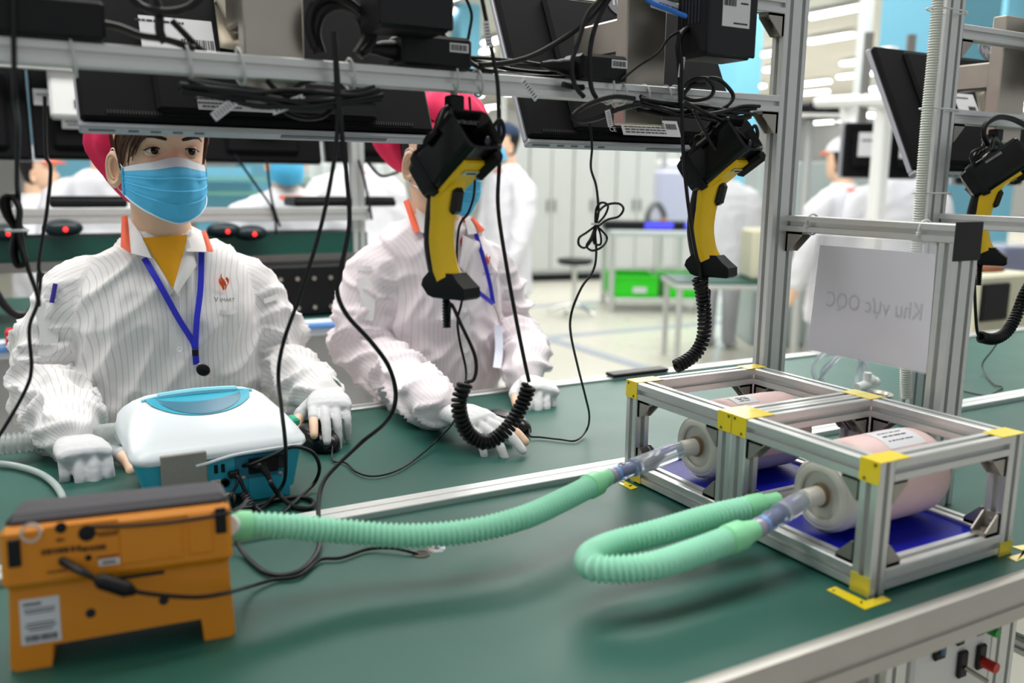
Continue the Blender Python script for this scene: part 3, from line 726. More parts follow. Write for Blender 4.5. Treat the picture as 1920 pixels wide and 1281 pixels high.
# leads plugged into the ventilator
def cable(name, label, pts, r=.0022, loc=None, n=8, group=None, m=None, sp=8):
    q = spline(pts, sp); c = loc or q[len(q) // 2]
    o = MB().tube(q, r, n).build(name, m or CABLE, None, loc=c); return tag(o, label, 'cable', group)
pw = thing('power_lead', 'thick black mains lead plugged into the back of the ventilator', 'cable', vx(488, 872))
q0 = vx(488, 872) + V((0, -.006, 0)); q1 = vx(497, 885) + V((0, -.028, -.004))
part('plug', RUB, pw, lambda b: b.tube(spline([q0 + V((-.008, 0, .002)), q0 + V((0, -.010, 0)), q1]), [.009] * 8 + [.0065, .006, .0055, .005, .0045, .004, .0038, .0036, .0034], 12))
part('cord', CABLE, pw, lambda b: b.tube(spline([q1] + Wp([Z(510, 910, .030), Z(525, 930, .012), Z(550, 950, .004), Z(580, 953, .004), Z(587, 940, .004), Z(560, 933, .004), Z(520, 938, .004), Z(480, 950, .004), Z(440, 955, .004)])), .0034, 8))
dl = thing('signal_lead', 'grey-black lead with strain relief plugged low into the ventilator', 'cable', vx(436, 890))
q0 = vx(436, 887) + V((0, -.003, 0)); q1 = vx(462, 925) + V((0, -.030, -.01))
part('plug', RUB, dl, lambda b: b.box(q0 + V((0, -.004, 0)), (.014, .010, .010), bev=.002))
part('cord', CABLE, dl, lambda b: b.tube(spline([q0, q0 + V((.006, -.014, -.006)), q1] + Wp([Z(478, 950, .01), Z(495, 965, .004), Z(520, 985, .004)])), .0028, 8))
part('strain_relief', mat('relief_grey', '#3d3e46', .5), dl, lambda b: ribbed(b, [q1 + (q0 - q1) * .45, q1 + (q0 - q1) * .2, q1], .0058, .004, .0008, 12))
cable('patch_lead', 'black lead looping from the ventilator socket past the mouse', [vx(455, 873) + V((0, -.002, 0)), vx(470, 868) + V((0, -.012, .002)), vx(510, 852) + V((0, -.02, .006)), at(550, 838, Y=.59), at(585, 848, Y=.60), at(599, 876, Y=.60)] + Wp([Z(590, 905, .012), Z(565, 930, .005), Z(535, 957, .005), Z(500, 990, .005)]), .0027)
cable('patch_lead', 'black lead curving down in front of the ventilator alarm jack', [vx(444, 880) + V((0, -.004, 0)), vx(438, 900) + V((0, -.02, 0)), at(434, 930, Y=.56)] + Wp([Z(440, 955, .01), Z(450, 985, .004)]), .0022)
cable('patch_lead', 'short black lead arching beside the ventilator sticker', Wp([Z(268, 942, .003), Z(300, 934, .012), Z(330, 926, .016), Z(355, 934, .012), Z(370, 950, .004)]), .0022)

# ------------------------------------------------------------------ computer mice
def mouse(label, c, ang):
    M = Matrix.Translation(c) @ Matrix.Rotation(ang, 4, 'Z')
    t = thing('computer_mouse', label, 'mouse', c)
    def body(b):
        def f(u, v):
            a = u * 2 * math.pi; th = v * math.pi / 2
            ca, sa = math.cos(a), math.sin(a)
            x = .052 * math.copysign(abs(ca) ** .75, ca); y = (.030 - .003 * ca) * math.copysign(abs(sa) ** .8, sa)
            return V((x * math.cos(th) ** .55, y * math.cos(th) ** .5, .004 + .030 * math.sin(th) ** .8 * (1 - .25 * ca * math.cos(th))))
        b.grid(f, 36, 12, True); b.cyl((0, 0, 0), (0, 0, .005), .024, .027, 24)
    part('shell', BLKG, t, body, M=M)
    part('button_split', INK, t, lambda b: b.tube([(.050, 0, .015), (.042, 0, .0245), (.03, 0, .0305), (.012, 0, .0342)], .0006, 6), M=M)
    part('scroll_wheel', RUB, t, lambda b: b.cyl((.029, -.003, .029), (.029, .003, .029), .0065, n=16), M=M)
    part('wheel_ring', STEEL, t, lambda b: b.tube([(.029 + .010 * math.cos(a), .005 * math.sin(a), .0315 - .0028 * math.cos(a)) for a in [i * math.pi / 8 for i in range(16)]], .0008, 6, True), M=M)
    return t, M
m1, MM1 = mouse('black mouse under the first worker hand', V((-.366, .822, .001)), math.radians(-82))
mc2 = at(948, 809, Z=.0); md2 = at(980, 816, Z=.0) - mc2
m2, MM2 = mouse('black mouse under the second worker hand', V((mc2.x, mc2.y, .001)), math.atan2(md2.y, md2.x))
# ------------------------------------------------------------------ monitors hung on the rails (backs towards us)
TLT = math.radians(27)
MU = V((0, math.sin(TLT), math.cos(TLT))); MN = V((0, -math.cos(TLT), math.sin(TLT)))   # up the panel, out of its back
MX = V((1, 0, 0)); RM = Matrix((MX, MU, MN)).transposed()
HPG = mat('logo_grey', '#6e6e76', .35, .4, .03)
def monitor(label, xl, xr, yb, zb, h, plate=None, knob=None, lgo=None, group=None):
    c0 = V(((xl + xr) / 2, yb, zb)); wd = xr - xl
    t = thing('monitor', label, 'monitor', c0, group)
    L = lambda x, u, n: V((x, yb, zb)) + MU * u + MN * n
    part('back_shell', MONB, t, lambda b: [b.box(L(c0.x, h / 2, .006), (wd - .004, h - .003, .014), RM, .004)])
    part('bulge', MONB, t, lambda b: [b.box(L(c0.x, h * .50, .016), (wd * .62, h * .92, .012), RM, .006)])
    part('bezel', MONS, t, lambda b: [b.box(L(c0.x, h / 2, -.006), (wd, h, .010), RM, .002)])
    part('screen', mat('screen_glass', '#20242a', .15, 0, .02), t, lambda b: b.box(L(c0.x, h / 2 + .004, -.0112), (wd - .02, h - .035, .001), RM), False)
    part('bottom_strip', MONS, t, lambda b: b.box(L(c0.x, -.004, -.001), (wd, .008, .018), RM, .002))
    def notch(b):
        for k in range(5): b.box(L(xl + .035 + k * .026 + (.0 if k else -.01), -.0085, .001), (.012 if k else .03, .0008, .003), RM)
        b.box(L(c0.x + wd * .18, -.0085, .001), (wd * .32, .0008, .006), RM)
    part('button_notches', mat('notch_grey', '#6c6f78', .5), t, notch, False)['kind'] = 'stuff'
    def vents(b):
        for s in (-1, 1):
            for k in range(34): b.box(L(c0.x + s * wd * .30 + (k - 17) * .0036, .011, .0135), (.0018, .005, .0012), RM)
    part('vent_slots', INK, t, vents, False)['kind'] = 'stuff'
    # steel mounting plate and logo
    def onm(px, py, n):
        """point on the panel back (n above it) seen at a pixel"""
        o = V((0, yb, zb)) + MN * n; d = at(px, py, D=1.0) - CAMP
        return CAMP + d * ((o - CAMP).dot(MN) / d.dot(MN))
    if plate:
        def fplate(b):
            q = [onm(x, y, .0235) for x, y in plate]; n = len(q)
            b.add(q + [v + MN * .003 for v in q], [tuple(range(n)), tuple(range(2 * n - 1, n - 1, -1))] + [(k, (k + 1) % n, n + (k + 1) % n, n + k) for k in range(n)])
            c = onm(*knob, .030); b.box(c, (.030, .055, .012), RM @ Matrix.Rotation(.35, 3, 'Z'), .002)
        pl = part('mount_plate', STEEL, t, fplate, False)
        c = onm(*knob, .036); part('plate_bolt', mat('chrome', '#e8e8e6', .15, .9, .03), pl, lambda b: b.cyl(c, c + MN * .006, .0042, n=12))
    if lgo:
        c = onm(*lgo, .0222); lg = part('logo_disc', HPG, t, lambda b: b.cyl(c, c + MN * .001, .024, n=32))
        def hp(b):
            o = c + MN * .0013
            for dx, z0, z1 in ((-.013, -.004, .016), (-.0045, -.014, .008), (.004, -.004, .012), (.011, -.016, .004)):
                b.add([o + MX * (dx + .18 * z0) + MU * z0, o + MX * (dx + .004 + .18 * z0) + MU * z0, o + MX * (dx + .004 + .18 * z1) + MU * z1, o + MX * (dx + .18 * z1) + MU * z1], [(0, 1, 2, 3)])
        part('logo_bars', mat('logo_light', '#b9b9c0', .4, .3), lg, hp, False)
    return t, L, onm
m1, L1, on1 = monitor('wide black monitor over the first worker, seen from behind', -.712, -.243, .62, .509, .27, ((398, -20), (462, -20), (462, 100), (412, 92)), (440, 30))
m2, L2, on2 = monitor('black monitor beside the corner post, seen from behind', -.086, .358, .62, .509, .27, ((1110, 46), (1190, 50), (1190, 160), (1136, 150)), (1166, 88), (1160, 8))
m3, L3, on3 = monitor('black monitor of the next station behind the grey conduit', .83, 1.27, .62, .475, .29, ((1816, 122), (1885, 124), (1885, 215), (1836, 210)), (1862, 165), (1848, 98))
sticker(m1, on1(333, 66, .0225), MX, MU, .090, .05, rows=((-.02, .018, .06, .003),), bars=(.024, -.012, .04, .014))
sticker(m1, on1(445, 192, .0225), MX, MU, .10, .026, rows=((-.03, .008, .04, .002), (-.03, .003, .045, .002), (-.03, -.003, .04, .002), (-.02, -.008, .05, .002)), bars=(.032, 0, .03, .016), m=mat('grey_label', '#8b8b90', .6))
sticker(m2, on2(1220, 240, .0225), MX, MU, .12, .030, rows=((-.012, .009, .085, .0018), (-.012, .005, .085, .0018), (-.012, .001, .085, .0018), (-.012, -.004, .085, .0018), (-.012, -.009, .085, .0018)), bars=(.044, .004, .022, .010), m=mat('pale_grey_label', '#a9a9ac', .6))
part('ce_mark', mat('ce_grey', '#b0b0b4', .5), m2, lambda b: [add_text(b, 'CE', .011, on2(1149, 243, .0224), MX, MU)], False)
sticker(m3, on3(1812, 195, .0225), MX, MU, .07, .05, rows=((-.008, .014, .04, .003),), bars=(.015, -.012, .026, .012))
# steel columns between rail and monitor
def column(label, px0, px1, py, z0=.53):
    x0, x1 = at(px0, py, Y=.475).x, at(px1, py, Y=.475).x; x, ww = (x0 + x1) / 2, x1 - x0
    t = thing('mount_column', label, 'bracket', (x, .50, z0))
    part('box_section', STEEL, t, lambda b: b.box((x, .489, (z0 + .765) / 2), (ww, .028, .765 - z0), bev=.002))
    part('arm', STEEL, t, lambda b: b.box((x, .565, .66), (ww * .55, .15, .05), bev=.003))
    return t
column('brushed steel column carrying the wide monitor', 457, 570, 60)
column('brushed steel column carrying the monitor beside the corner post', 1176, 1250, 60)
column('brushed steel column carrying the monitor at the right edge', 1876, 1926, 150)

# ------------------------------------------------------------------ power adapters, mini computers on the rail
RT = .5708 + PS / 2
def adapter(label, x0, x1, h, y=.460, cord=True, bar=True, d=.05):
    c = V(((x0 + x1) / 2, y, RT + h / 2 + .0005))
    t = thing('power_adapter', label, 'power adapter', (c.x, c.y, RT), 'black power adapters on the rail')
    part('case', BLKP, t, lambda b: b.box(c, (x1 - x0, d, h), bev=.004))
    if bar: sticker(t, c + V(((x1 - x0) * .30, -d / 2 - .0003, .006)), MX, (0, 0, 1), .026, .011, bars=(0, 0, .022, .007))
    if cord:
        part('plug', RUB, t, lambda b: b.lathe((x0 + .002, y, c.z), (-1, 0, 0), [(0, .012), (.006, .012), (.02, .010), (.026, .008), (.036, .0075), (.046, .005), (.05, .004)], 14))
    return t
adapter('black power adapter with barcode on the rail above the first scanner', -.366, -.272, .038)
adapter('black power adapter with barcode on the rail beside the steel column', -.108, -.031, .034)
adapter('large black power adapter on the rail at the left edge', -.86, -.693, .040, cord=False, bar=False)
PCY = .375
def mini_pc(label, x0, x1, z0, z1, lab=None):
    """hangs on the front of the upper rail by a short hook"""
    t = thing('mini_computer', label, 'computer', ((x0 + x1) / 2, PCY + .034, z0)); cx = (x0 + x1) / 2
    part('case', BLKP, t, lambda b: b.box((cx, PCY + .036, (z0 + z1) / 2), (x1 - x0, .068, z1 - z0), bev=.007))
    part('side_panel', BLKG, t, lambda b: b.box((cx, PCY + .0015, (z0 + z1) / 2), ((x1 - x0) * .97, .005, (z1 - z0) * .97), bev=.002))
    part('hook', BLKP, t, lambda b: [b.box((cx, PCY + .0715, .7175), (.03, .003, .05)), b.box((cx, PCY + .085, .7320), (.03, .03, .003))], False)
    for k_ in range(6): part('vent_slot', INK, t, lambda b: b.box((x0 - .0002, PCY + .018 + k_ * .007, z0 + .075), (.001, .003, .06)), False)
    if lab: sticker(t, at(*lab, Y=PCY - .0014), MX, (0, 0, 1), .050, .044, rows=((.014, .010, .014, .0022), (.008, -.017, .026, .0022)), bars=(-.012, .010, .022, .010))
    return t
px_ = lambda x, y: at(x, y, Y=PCY)
pc1 = mini_pc('black mini computer hanging above the first scanner', px_(713, 20).x, px_(853, 20).x, px_(780, 55).z, px_(780, 55).z + .13)
pc2 = mini_pc('black mini computer with white asset label by the corner post', px_(1326, 60).x, px_(1420, 60).x, px_(1370, 108).z, px_(1370, 108).z + .13, (1381, 20))
pc3 = mini_pc('black mini computer over the next station', 1.0, 1.12, .64, .77)
# blue network lead
cable('network_lead', 'bright blue network lead running into the labelled mini computer', [at(1190, -40, Y=.43), at(1215, 0, Y=.43), at(1255, 18, Y=.43), at(1290, 32, Y=.42), at(1316, 38, Y=.41)], .0034, m=mat('blue_lead', '#2f78d8', .35))

# ------------------------------------------------------------------ barcode scanners in holders
YEL = mat('scanner_yellow', '#f0c414', .3, 0, .03, 30)
def scanner(label, O, yaw, rail, hlabel):
    M = Matrix.Translation(O) @ Matrix.Rotation(yaw, 4, 'Z')
    t = thing('barcode_scanner', label, 'barcode scanner', (O.x, O.y, O.z - .165), 'yellow and black hand scanners')
    P45 = math.radians(36); ax = V((math.cos(P45), 0, math.sin(P45))); uz = V((-math.sin(P45), 0, math.cos(P45)))
    def sec(tt, wt, wb, hu, hd, n=6):          # rounded trapezoid section; hu above axis, hd below
        out = []; c = ax * tt
        pts = [(wb / 2, -hd), (wt / 2, hu), (-wt / 2, hu), (-wb / 2, -hd)]
        r = .012
        for i in range(4):
            p0 = V((*pts[i - 1], 0)); p = V((*pts[i], 0)); p1 = V((*pts[(i + 1) % 4], 0))
            a = (p0 - p).normalized() * r; b = (p1 - p).normalized() * r
            for k in range(n + 1):
                s = k / n; q = p + a * (1 - s) ** 2 + b * s ** 2
                out.append(c + V((0, q.x, 0)) + uz * q.y)
        return out
    def head(b):
        loft(b, [sec(-.056, .030, .026, .016, .018), sec(-.052, .046, .040, .026, .026), sec(-.030, .056, .050, .031, .030), sec(.0, .060, .056, .030, .028), sec(.035, .068, .060, .030, .026), sec(.052, .072, .062, .031, .026)], False)
        n = len(sec(0, .05, .05, .03, .03))
        loft(b, [sec(.052, .072, .062, .031, .026), sec(.055, .068, .058, .029, .024), sec(.047, .060, .050, .025, .020), sec(.018, .050, .042, .018, .014)], False)
        k = sec(-.056, .030, .026, .016, .018); b.add(k, [tuple(range(len(k)))])
    hd = part('head', BLKG, t, head, True, 40, M)
    part('window', mat('scan_window', '#050507', .1), hd, lambda b: b.add(sec(.019, .052, .044, .019, .015), [tuple(range(len(sec(.019, .05, .05, .02, .02))))]), False, M=M)
    part('nose_lens', mat('lens_glass', '#2a2c34', .08), hd, lambda b: b.sphere(ax * .042 + V((0, .022, 0)) - uz * .008, (.003, .006, .008), 12, 8), M=M)
    part('rear_band', RUB, hd, lambda b: loft(b, [sec(-.040, .054, .048, .031, .031), sec(-.030, .058, .053, .033, .033), sec(-.026, .057, .052, .032, .032)], False), M=M)
    def txt(b): add_text(b, '⊙DATALOGIC', .0075, V(ax * .041 + uz * .0218), V((0, 1, 0)), ax + uz * .24)
    part('brand_text', mat('text_silver', '#b8b8bc', .4), hd, txt, False, M=M)
    # handle: yellow front, black spine, flared black foot
    hp_ = spline([V((-.006, 0, -.018)), V((-.012, 0, -.045)), V((-.017, 0, -.075)), V((-.019, 0, -.105)), V((-.013, 0, -.135)), V((-.006, 0, -.150))], 6)
    def handle(b):
        n = len(hp_); rr = [np.interp(i / (n - 1), [0, .15, .4, .75, 1], [.026, .019, .0165, .0165, .018]) for i in range(n)]
        b.tube(hp_, rr, 20, flat=1.05, up=V((1, 0, 0)))
    part('grip', YEL, t, handle, M=M)
    def yneck(b):
        loft(b, [[ax * -.034 + V((0, sx * .0195, 0)) + uz * d for sx, d in ((-1, -.024), (1, -.024), (1, -.034), (-1, -.034))], [ax * .030 + V((0, sx * .0225, 0)) + uz * d for sx, d in ((-1, -.022), (1, -.022), (.9, -.031), (-.9, -.031))]])
    part('grip_collar', YEL, t, yneck, M=M)
    sticker(t, M @ (ax * .014 - uz * .0335), (M.to_3x3() @ V((0, 1, 0))), (M.to_3x3() @ (ax)), .028, .008, rows=((0, 0, .018, .003),), m=mat('pale_label', '#c7cdb8', .4))
    sp = [p + V((-.0095, 0, 0)) for p in hp_]
    part('spine', RUB, t, lambda b: b.tube([V((-.038, 0, -.026)), V((-.030, 0, -.034))] + sp[4:], [.017, .018] + [.0158] * len(sp[4:]), 16, flat=.9, up=V((1, 0, 0))), M=M)
    part('trigger', BLKG, t, lambda b: b.box((.0075, 0, -.052), (.012, .019, .034), Matrix.Rotation(.22, 3, 'Y'), .005), M=M)
    part('nose_guard', RUB, t, lambda b: b.box(ax * .030 - uz * .032 + V((0, .018, 0)), (.05, .012, .018), Matrix.Rotation(-P45, 3, 'Y'), .006), M=M)
    def foot(b):
        r0 = lambda z, x0, x1, y: [V((x0, -y, z)), V((x1, -y * .8, z)), V((x1, y * .8, z)), V((x0, y, z))]
        loft(b, [r0(-.141, -.026, .012, .0165), r0(-.150, -.034, .022, .0185), r0(-.158, -.036, .033, .019), r0(-.170, -.026, .034, .018), r0(-.173, -.018, .030, .016)])
    part('foot', BLKP, t, foot, True, 30, M)
    part('cord_boot', RUB, t, lambda b: ribbed(b, [V((-.010, 0, -.171)), V((-.010, 0, -.19)), V((-.009, 0, -.212))], .0048, .004, .0008, 10), M=M)
    # holder
    r = V(rail); hl = thing('scanner_holder', hlabel, 'holder', (r.x, r.y, r.z - .06))
    part('stud', STEEL, hl, lambda b: b.cyl(r, r + V((0, 0, -.006)), .004, n=10))
    part('block', BLKP, hl, lambda b: b.box(r + V((0, 0, -.015)), (.020, .020, .022), bev=.002))
    def wing(b):
        b.cyl(r + V((0, .008, -.036)), r + V((0, -.008, -.036)), .013, n=16)
        for s in (-1, 1): b.sphere(r + V((s * .017, -.004, -.037)), (.012, .007, .007), 12, 8)
    part('wing_clamp', BLKP, hl, wing)
    R3 = M.to_3x3(); top = O + R3 @ (ax * -.002 + uz * .033)
    part('arm', BLKG, hl, lambda b: b.tube(spline([r + V((0, -.002, -.03)), r * .55 + top * .45 + V((0, .004, .0)), top + R3 @ (uz * .004), top + R3 @ (ax * -.02 + uz * -.001)]), [.010] * 8 + [.011] * 9 + [.014] * 8, 12, flat=.7, up=R3 @ V((0, 1, 0))))
    part('cup', BLKG, hl, lambda b: b.grid(lambda u, v: M @ (ax * (-.006 + .03 * v) + V((0, .0385 * math.cos(math.pi * (.08 + .84 * u)), 0)) + uz * (.010 + .026 * math.sin(math.pi * (.08 + .84 * u)))), 17, 3))
    hk = O + R3 @ (ax * .03 + V((0, .038, 0)) + uz * .012)
    part('hook', RUB, hl, lambda b: b.tube(spline([hk, hk + V((.012, -.004, .012)), hk + V((.020, -.006, .02)), hk + V((.026, -.006, .006)), hk + V((.018, -.006, -.014))]), .0026, 8))
    return M
RB = .5708 - PS / 2
def coil(b, pts, R_, r, pitch, n=7):
    q = resample(spline(pts, 24), pitch / 12); T = [(q[min(i + 1, len(q) - 1)] - q[max(i - 1, 0)]).normalized() for i in range(len(q))]
    x = T[0].orthogonal().normalized(); out = []
    for i, p in enumerate(q):
        if i:
            a = T[i - 1].cross(T[i])
            if a.length > 1e-8: x = Matrix.Rotation(T[i - 1].angle(T[i]), 3, a.normalized()) @ x
        y = T[i].cross(x); an = 2 * math.pi * i / 12
        out.append(p + (x * math.cos(an) + y * math.sin(an)) * R_)
    b.tube(out, r, n)
    return out
yn = math.radians(-90)
O1 = at(848, 296, Y=.405); scanner('yellow and black scanner hanging in front of the second worker', O1, yn + .38, (at(852, 178, Y=RY).x, RY, RB), 'black holder arm of the scanner before the second worker')
O2 = at(1346, 296, Y=.405); scanner('yellow and black scanner hanging beside the corner post', O2, yn + .38, (at(1356, 210, Y=RY).x, RY, RB), 'black holder arm of the scanner beside the corner post')
O3 = at(1868, 318, Y=.405); scanner('yellow and black scanner hanging at the right edge', O3, yn + .50, (at(1868, 240, Y=RY).x, RY, RB), 'black holder arm of the scanner at the right edge')
CG = 'coiled black scanner cords'
def coil_cord(label, tail, cl, lead, loc):
    t = thing('coiled_cable', label, 'cable', loc, CG)
    part('coil', RUB, t, lambda b: coil(b, cl, .0082, .0029, .0064))
    if tail: part('lead', CABLE, t, lambda b: b.tube(spline(tail), .0027, 8))
    if lead: part('boot_lead', CABLE, t, lambda b: b.tube(spline(lead), .0024, 8))
cY = .405
c1p = [at(x, y, Y=cY) for x, y in ((992, 722), (982, 752), (962, 790), (936, 818), (908, 830), (880, 815), (864, 784), (861, 750), (873, 718))]
coil_cord('coiled black cord of the scanner before the second worker', [at(x, y, Y=cY) for x, y in ((898, -30), (912, 40), (925, 110), (934, 170), (936, 300), (934, 390), (950, 500), (968, 600), (984, 680), (992, 716))], c1p,
          [O1 + V((0, .010, -.21)), at(845, 570, Y=cY), at(865, 610, Y=cY), at(888, 660, Y=cY), at(893, 690, Y=cY), at(888, 712, Y=cY), at(876, 716, Y=cY)], c1p[4])
c2p = [at(x, y, Y=cY) for x, y in ((1310, 522), (1318, 560), (1321, 600), (1318, 636), (1305, 662), (1285, 678), (1266, 688))]
coil_cord('coiled black cord of the scanner beside the corner post', [at(x, y, Y=cY) for x, y in ((1272, 60), (1278, 120), (1279, 220), (1282, 300), (1290, 380), (1302, 460), (1312, 505), (1312, 520))], c2p,
          [O2 + V((0, .010, -.21)), at(1330, 545, Y=cY + .01), at(1326, 590, Y=cY + .012)], c2p[3])
c3p = [at(x, y, Y=.36) for x, y in ((1838, 632), (1862, 636), (1886, 624), (1904, 596), (1920, 555), (1940, 520))]
coil_cord('coiled black cord of the scanner at the right edge', [at(1826, 470, Y=.36), at(1828, 560, Y=.36), at(1832, 620, Y=.36), at(1840, 634, Y=.36)], c3p, None, c3p[2])

# ------------------------------------------------------------------ loose black leads
fy = .425
MC = Wp([(627, 60, fy), (632, 130, fy), (640, 240, fy), (650, 330, fy), (655, 420, fy), (640, 500, fy), (632, 545, fy), (650, 590, fy), (695, 640, fy), (730, 690, fy + .02), (742, 745, fy + .04), (725, 790, fy + .06), (680, 828, .52), (635, 870, .52)]) + Wp([Z(606, 905, .05), Z(597, 950, .03), Z(600, 1000, .012), Z(592, 1040, .005), Z(555, 1074, .004), Z(500, 1074, .004), Z(455, 1035, .006), Z(440, 1000, .02), Z(436, 960, .03)])
cable('hanging_lead', 'long black lead falling from the rail and looping on the near belt', MC, .0030)
cable('hanging_lead', 'black lead hanging from the rail down past the ventilator', Wp([(625, 60, fy), (630, 150, fy), (632, 250, fy), (618, 350, fy), (595, 450, fy + .01), (560, 560, fy + .02), (532, 640, .46), (522, 700, .47), (527, 760, .50), (534, 820, .53), (536, 860, .56)]) + [at(532, 905, Y=.585), at(505, 940, Y=.58)] + Wp([Z(470, 965, .004), Z(430, 975, .004)]), .0026)
cable('mouse_lead', 'thin black lead of the second mouse rising to a tied loop', [MM2 @ V((.052, 0, .012))] + Wp([Z(995, 818, .006), Z(1015, 820, .004), Z(1050, 824, .004), Z(1080, 826, .004), Z(1100, 806, .012)]) + Wp([(1105, 780, .62), (1098, 745, .56), (1084, 690, .50), (1070, 625, .46), (1072, 585, .44), (1090, 540, .43), (1112, 508, .43), (1118, 475, .43), (1116, 430, .43), (1122, 398, .43), (1118, 350, .43), (1108, 315, .43), (1110, 275, .44), (1106, 230, .45)]), .0018)
kn = thing('tied_loops', 'bow of spare black mouse lead tied in mid air', 'cable', at(1115, 420, Y=.428))
for pl in ([(1116, 420), (1122, 398), (1138, 384), (1160, 382), (1169, 392), (1160, 406), (1140, 412), (1122, 424)], [(1116, 420), (1118, 392), (1128, 380), (1140, 386), (1134, 404), (1120, 420)], [(1116, 424), (1100, 436), (1086, 446), (1086, 460), (1098, 464), (1112, 446), (1118, 428)], [(1117, 424), (1108, 446), (1100, 462), (1112, 470), (1130, 462), (1138, 446), (1128, 432), (1118, 424)], [(1118, 420), (1126, 440), (1126, 458), (1114, 456), (1114, 436), (1117, 422)]):
    part('loop', CABLE, kn, lambda b: b.tube(spline([at(x, y, Y=.425 + .006 * math.sin(x * .3)) for x, y in pl], 6), .0017, 6))
part('tie', TIE, kn, lambda b: b.tube([at(1116, 420, Y=.425) + V((.005 * math.cos(a), .005 * math.sin(a), 0)) for a in [i * math.pi / 6 for i in range(12)]], .0012, 6, True))
cable('mouse_lead', 'thin black lead of the first mouse crossing the far belt', [MM1 @ V((.052, 0, .012))] + Wp([Z(625, 864, .004), Z(648, 868, .004), Z(668, 885, .004), Z(700, 893, .004), Z(745, 882, .004), Z(790, 852, .006), Z(825, 820, .02)]) + Wp([(850, 792, .60), (866, 750, .52), (874, 700, .46), (862, 640, .44), (858, 600, .43), (866, 560, .43), (857, 520, .44), (860, 430, .44), (880, 395, .44), (890, 350, .44), (886, 260, .44), (880, 182, .45)]), .0017)
cable('spare_lead', 'thin black lead ending loose on the far belt at right', Wp([(1922, 545, .5), (1900, 580, .55), (1880, 625, .6), (1862, 655, .66)]) + Wp([Z(1842, 683, .02), Z(1850, 705, .004), Z(1866, 722, .004), Z(1880, 727, .004), Z(1862, 738, .004), Z(1845, 742, .004), Z(1806, 734, .004)]), .0017)
cable('wall_lead', 'black lead drooping down the left edge beside the first worker', Wp([(84, 180, .60), (86, 286, .60), (95, 317, .60), (88, 395, .60), (73, 492, .60), (76, 520, .60), (70, 570, .60), (55, 616, .60), (59, 690, .60), (46, 735, .60), (0, 815, .60), (-40, 870, .60)]), .0022)
cable('wall_lead', 'black lead hanging at the far left with a tied bundle', Wp([(24, -20, fy), (26, 90, fy), (28, 180, fy), (34, 240, fy + .05), (32, 330, fy + .1), (34, 372, .55), (40, 440, .55), (52, 500, .55), (70, 552, .55), (72, 575, .55)]), .0026)
kb = thing('tied_bundle', 'figure-eight bundle of black lead tied at the far left', 'cable', at(35, 430, Y=.55))
for (dx, sy) in ((-14, 1), (-6, .8), (3, .95), (10, .7)):
    part('loop', CABLE, kb, lambda b: b.tube(spline([at(30 + x * sy + dx * .3, 432 + y, Y=.548 + .004 * dx / 14) for x, y in ((2, 0), (-18, -30), (-24, -56), (-8, -66), (8, -40), (6, 0), (14, 36), (20, 58), (6, 68), (-4, 40), (2, 0))], 6), .0024, 6))
part('tie', TIE, kb, lambda b: b.tube([at(32, 432, Y=.548) + V((.011 * math.cos(a), .008 * math.sin(a), 0)) for a in [i * math.pi / 6 for i in range(12)]], .0016, 6, True))
# leads running along and over the rail
rl = 'black leads bundled along the rail'
rr_ = random.Random(11)
def bundle(label, x0, x1, n, z, y, lift=.0):
    t = thing('cable_bundle', label, 'cable bundle', ((x0 + x1) / 2, y, z), rl)
    for i in range(n):
        a = rr_.uniform(0, 6.28); rad = .011 * math.sqrt(rr_.random()); pts = []
        for k in range(7):
            u = k / 6; a += rr_.uniform(-.8, .8)
            pts.append(V((x0 + (x1 - x0) * u + rr_.uniform(-.006, .006), y + rad * math.cos(a), z + rad * math.sin(a) + lift * math.sin(u * math.pi) + rr_.uniform(-.003, .003))))
        part('lead', CABLE, t, lambda b: b.tube(spline(pts, 6), rr_.uniform(.0022, .0032), 7))
    return t
bundle('thick bundle of black leads in front of the rail by the corner post', -.02, .20, 10, .556, .428, -.006)
bundle('bundle of black leads under the rail below the wide monitor', -.62, -.40, 7, .545, .432, -.010)
bundle('black leads lying on the rail behind the adapters', -.30, .05, 6, .592, .486, .004)
def loop_lead(label, pts, Y, r=.003):
    cable('rail_lead', label, [at(x, y, Y=Y) for x, y in pts], r)
loop_lead('black lead looping below the rail near the corner post', [(1190, 185), (1150, 182), (1105, 195), (1076, 215), (1085, 227), (1120, 222), (1160, 205), (1200, 196)], .41, .0034)
loop_lead('black lead arching from the rail over to the wide column', [(900, 122), (950, 118), (1000, 104), (1060, 70), (1100, 40), (1130, 5), (1150, -30)], .44, .0036)
loop_lead('black lead rising in a tall arch beside the adapter', [(1095, 182), (1078, 160), (1072, 120), (1084, 80), (1100, 30), (1120, 5), (1150, -25)], .425, .0034)
loop_lead('second black lead rising in a tall arch beside the adapter', [(1118, 184), (1108, 160), (1106, 100), (1116, 50), (1135, 10), (1160, -25)], .425, .0034)
loop_lead('black lead bowing out beside the post below the mini computer', [(1290, 160), (1310, 150), (1345, 148), (1370, 170), (1374, 185), (1360, 200), (1330, 210), (1290, 205)], .425, .0030)
loop_lead('round loop of black lead hanging at the mini computer', [(1278, 165), (1300, 150), (1325, 148), (1338, 165), (1330, 182), (1300, 188), (1282, 180), (1296, 162), (1322, 158)], .42, .0030)
loop_lead('black lead dropping from the mini computer over the scanner cup', [(1282, 190), (1310, 205), (1345, 222), (1385, 248), (1408, 275), (1405, 292), (1385, 302), (1360, 298), (1338, 275), (1318, 240), (1300, 205)], .385, .0026)
loop_lead('thick black lead from the mini computer to the bundle', [(1300, 50), (1280, 60), (1272, 85), (1274, 120), (1276, 160), (1277, 200)], .415, .0042)
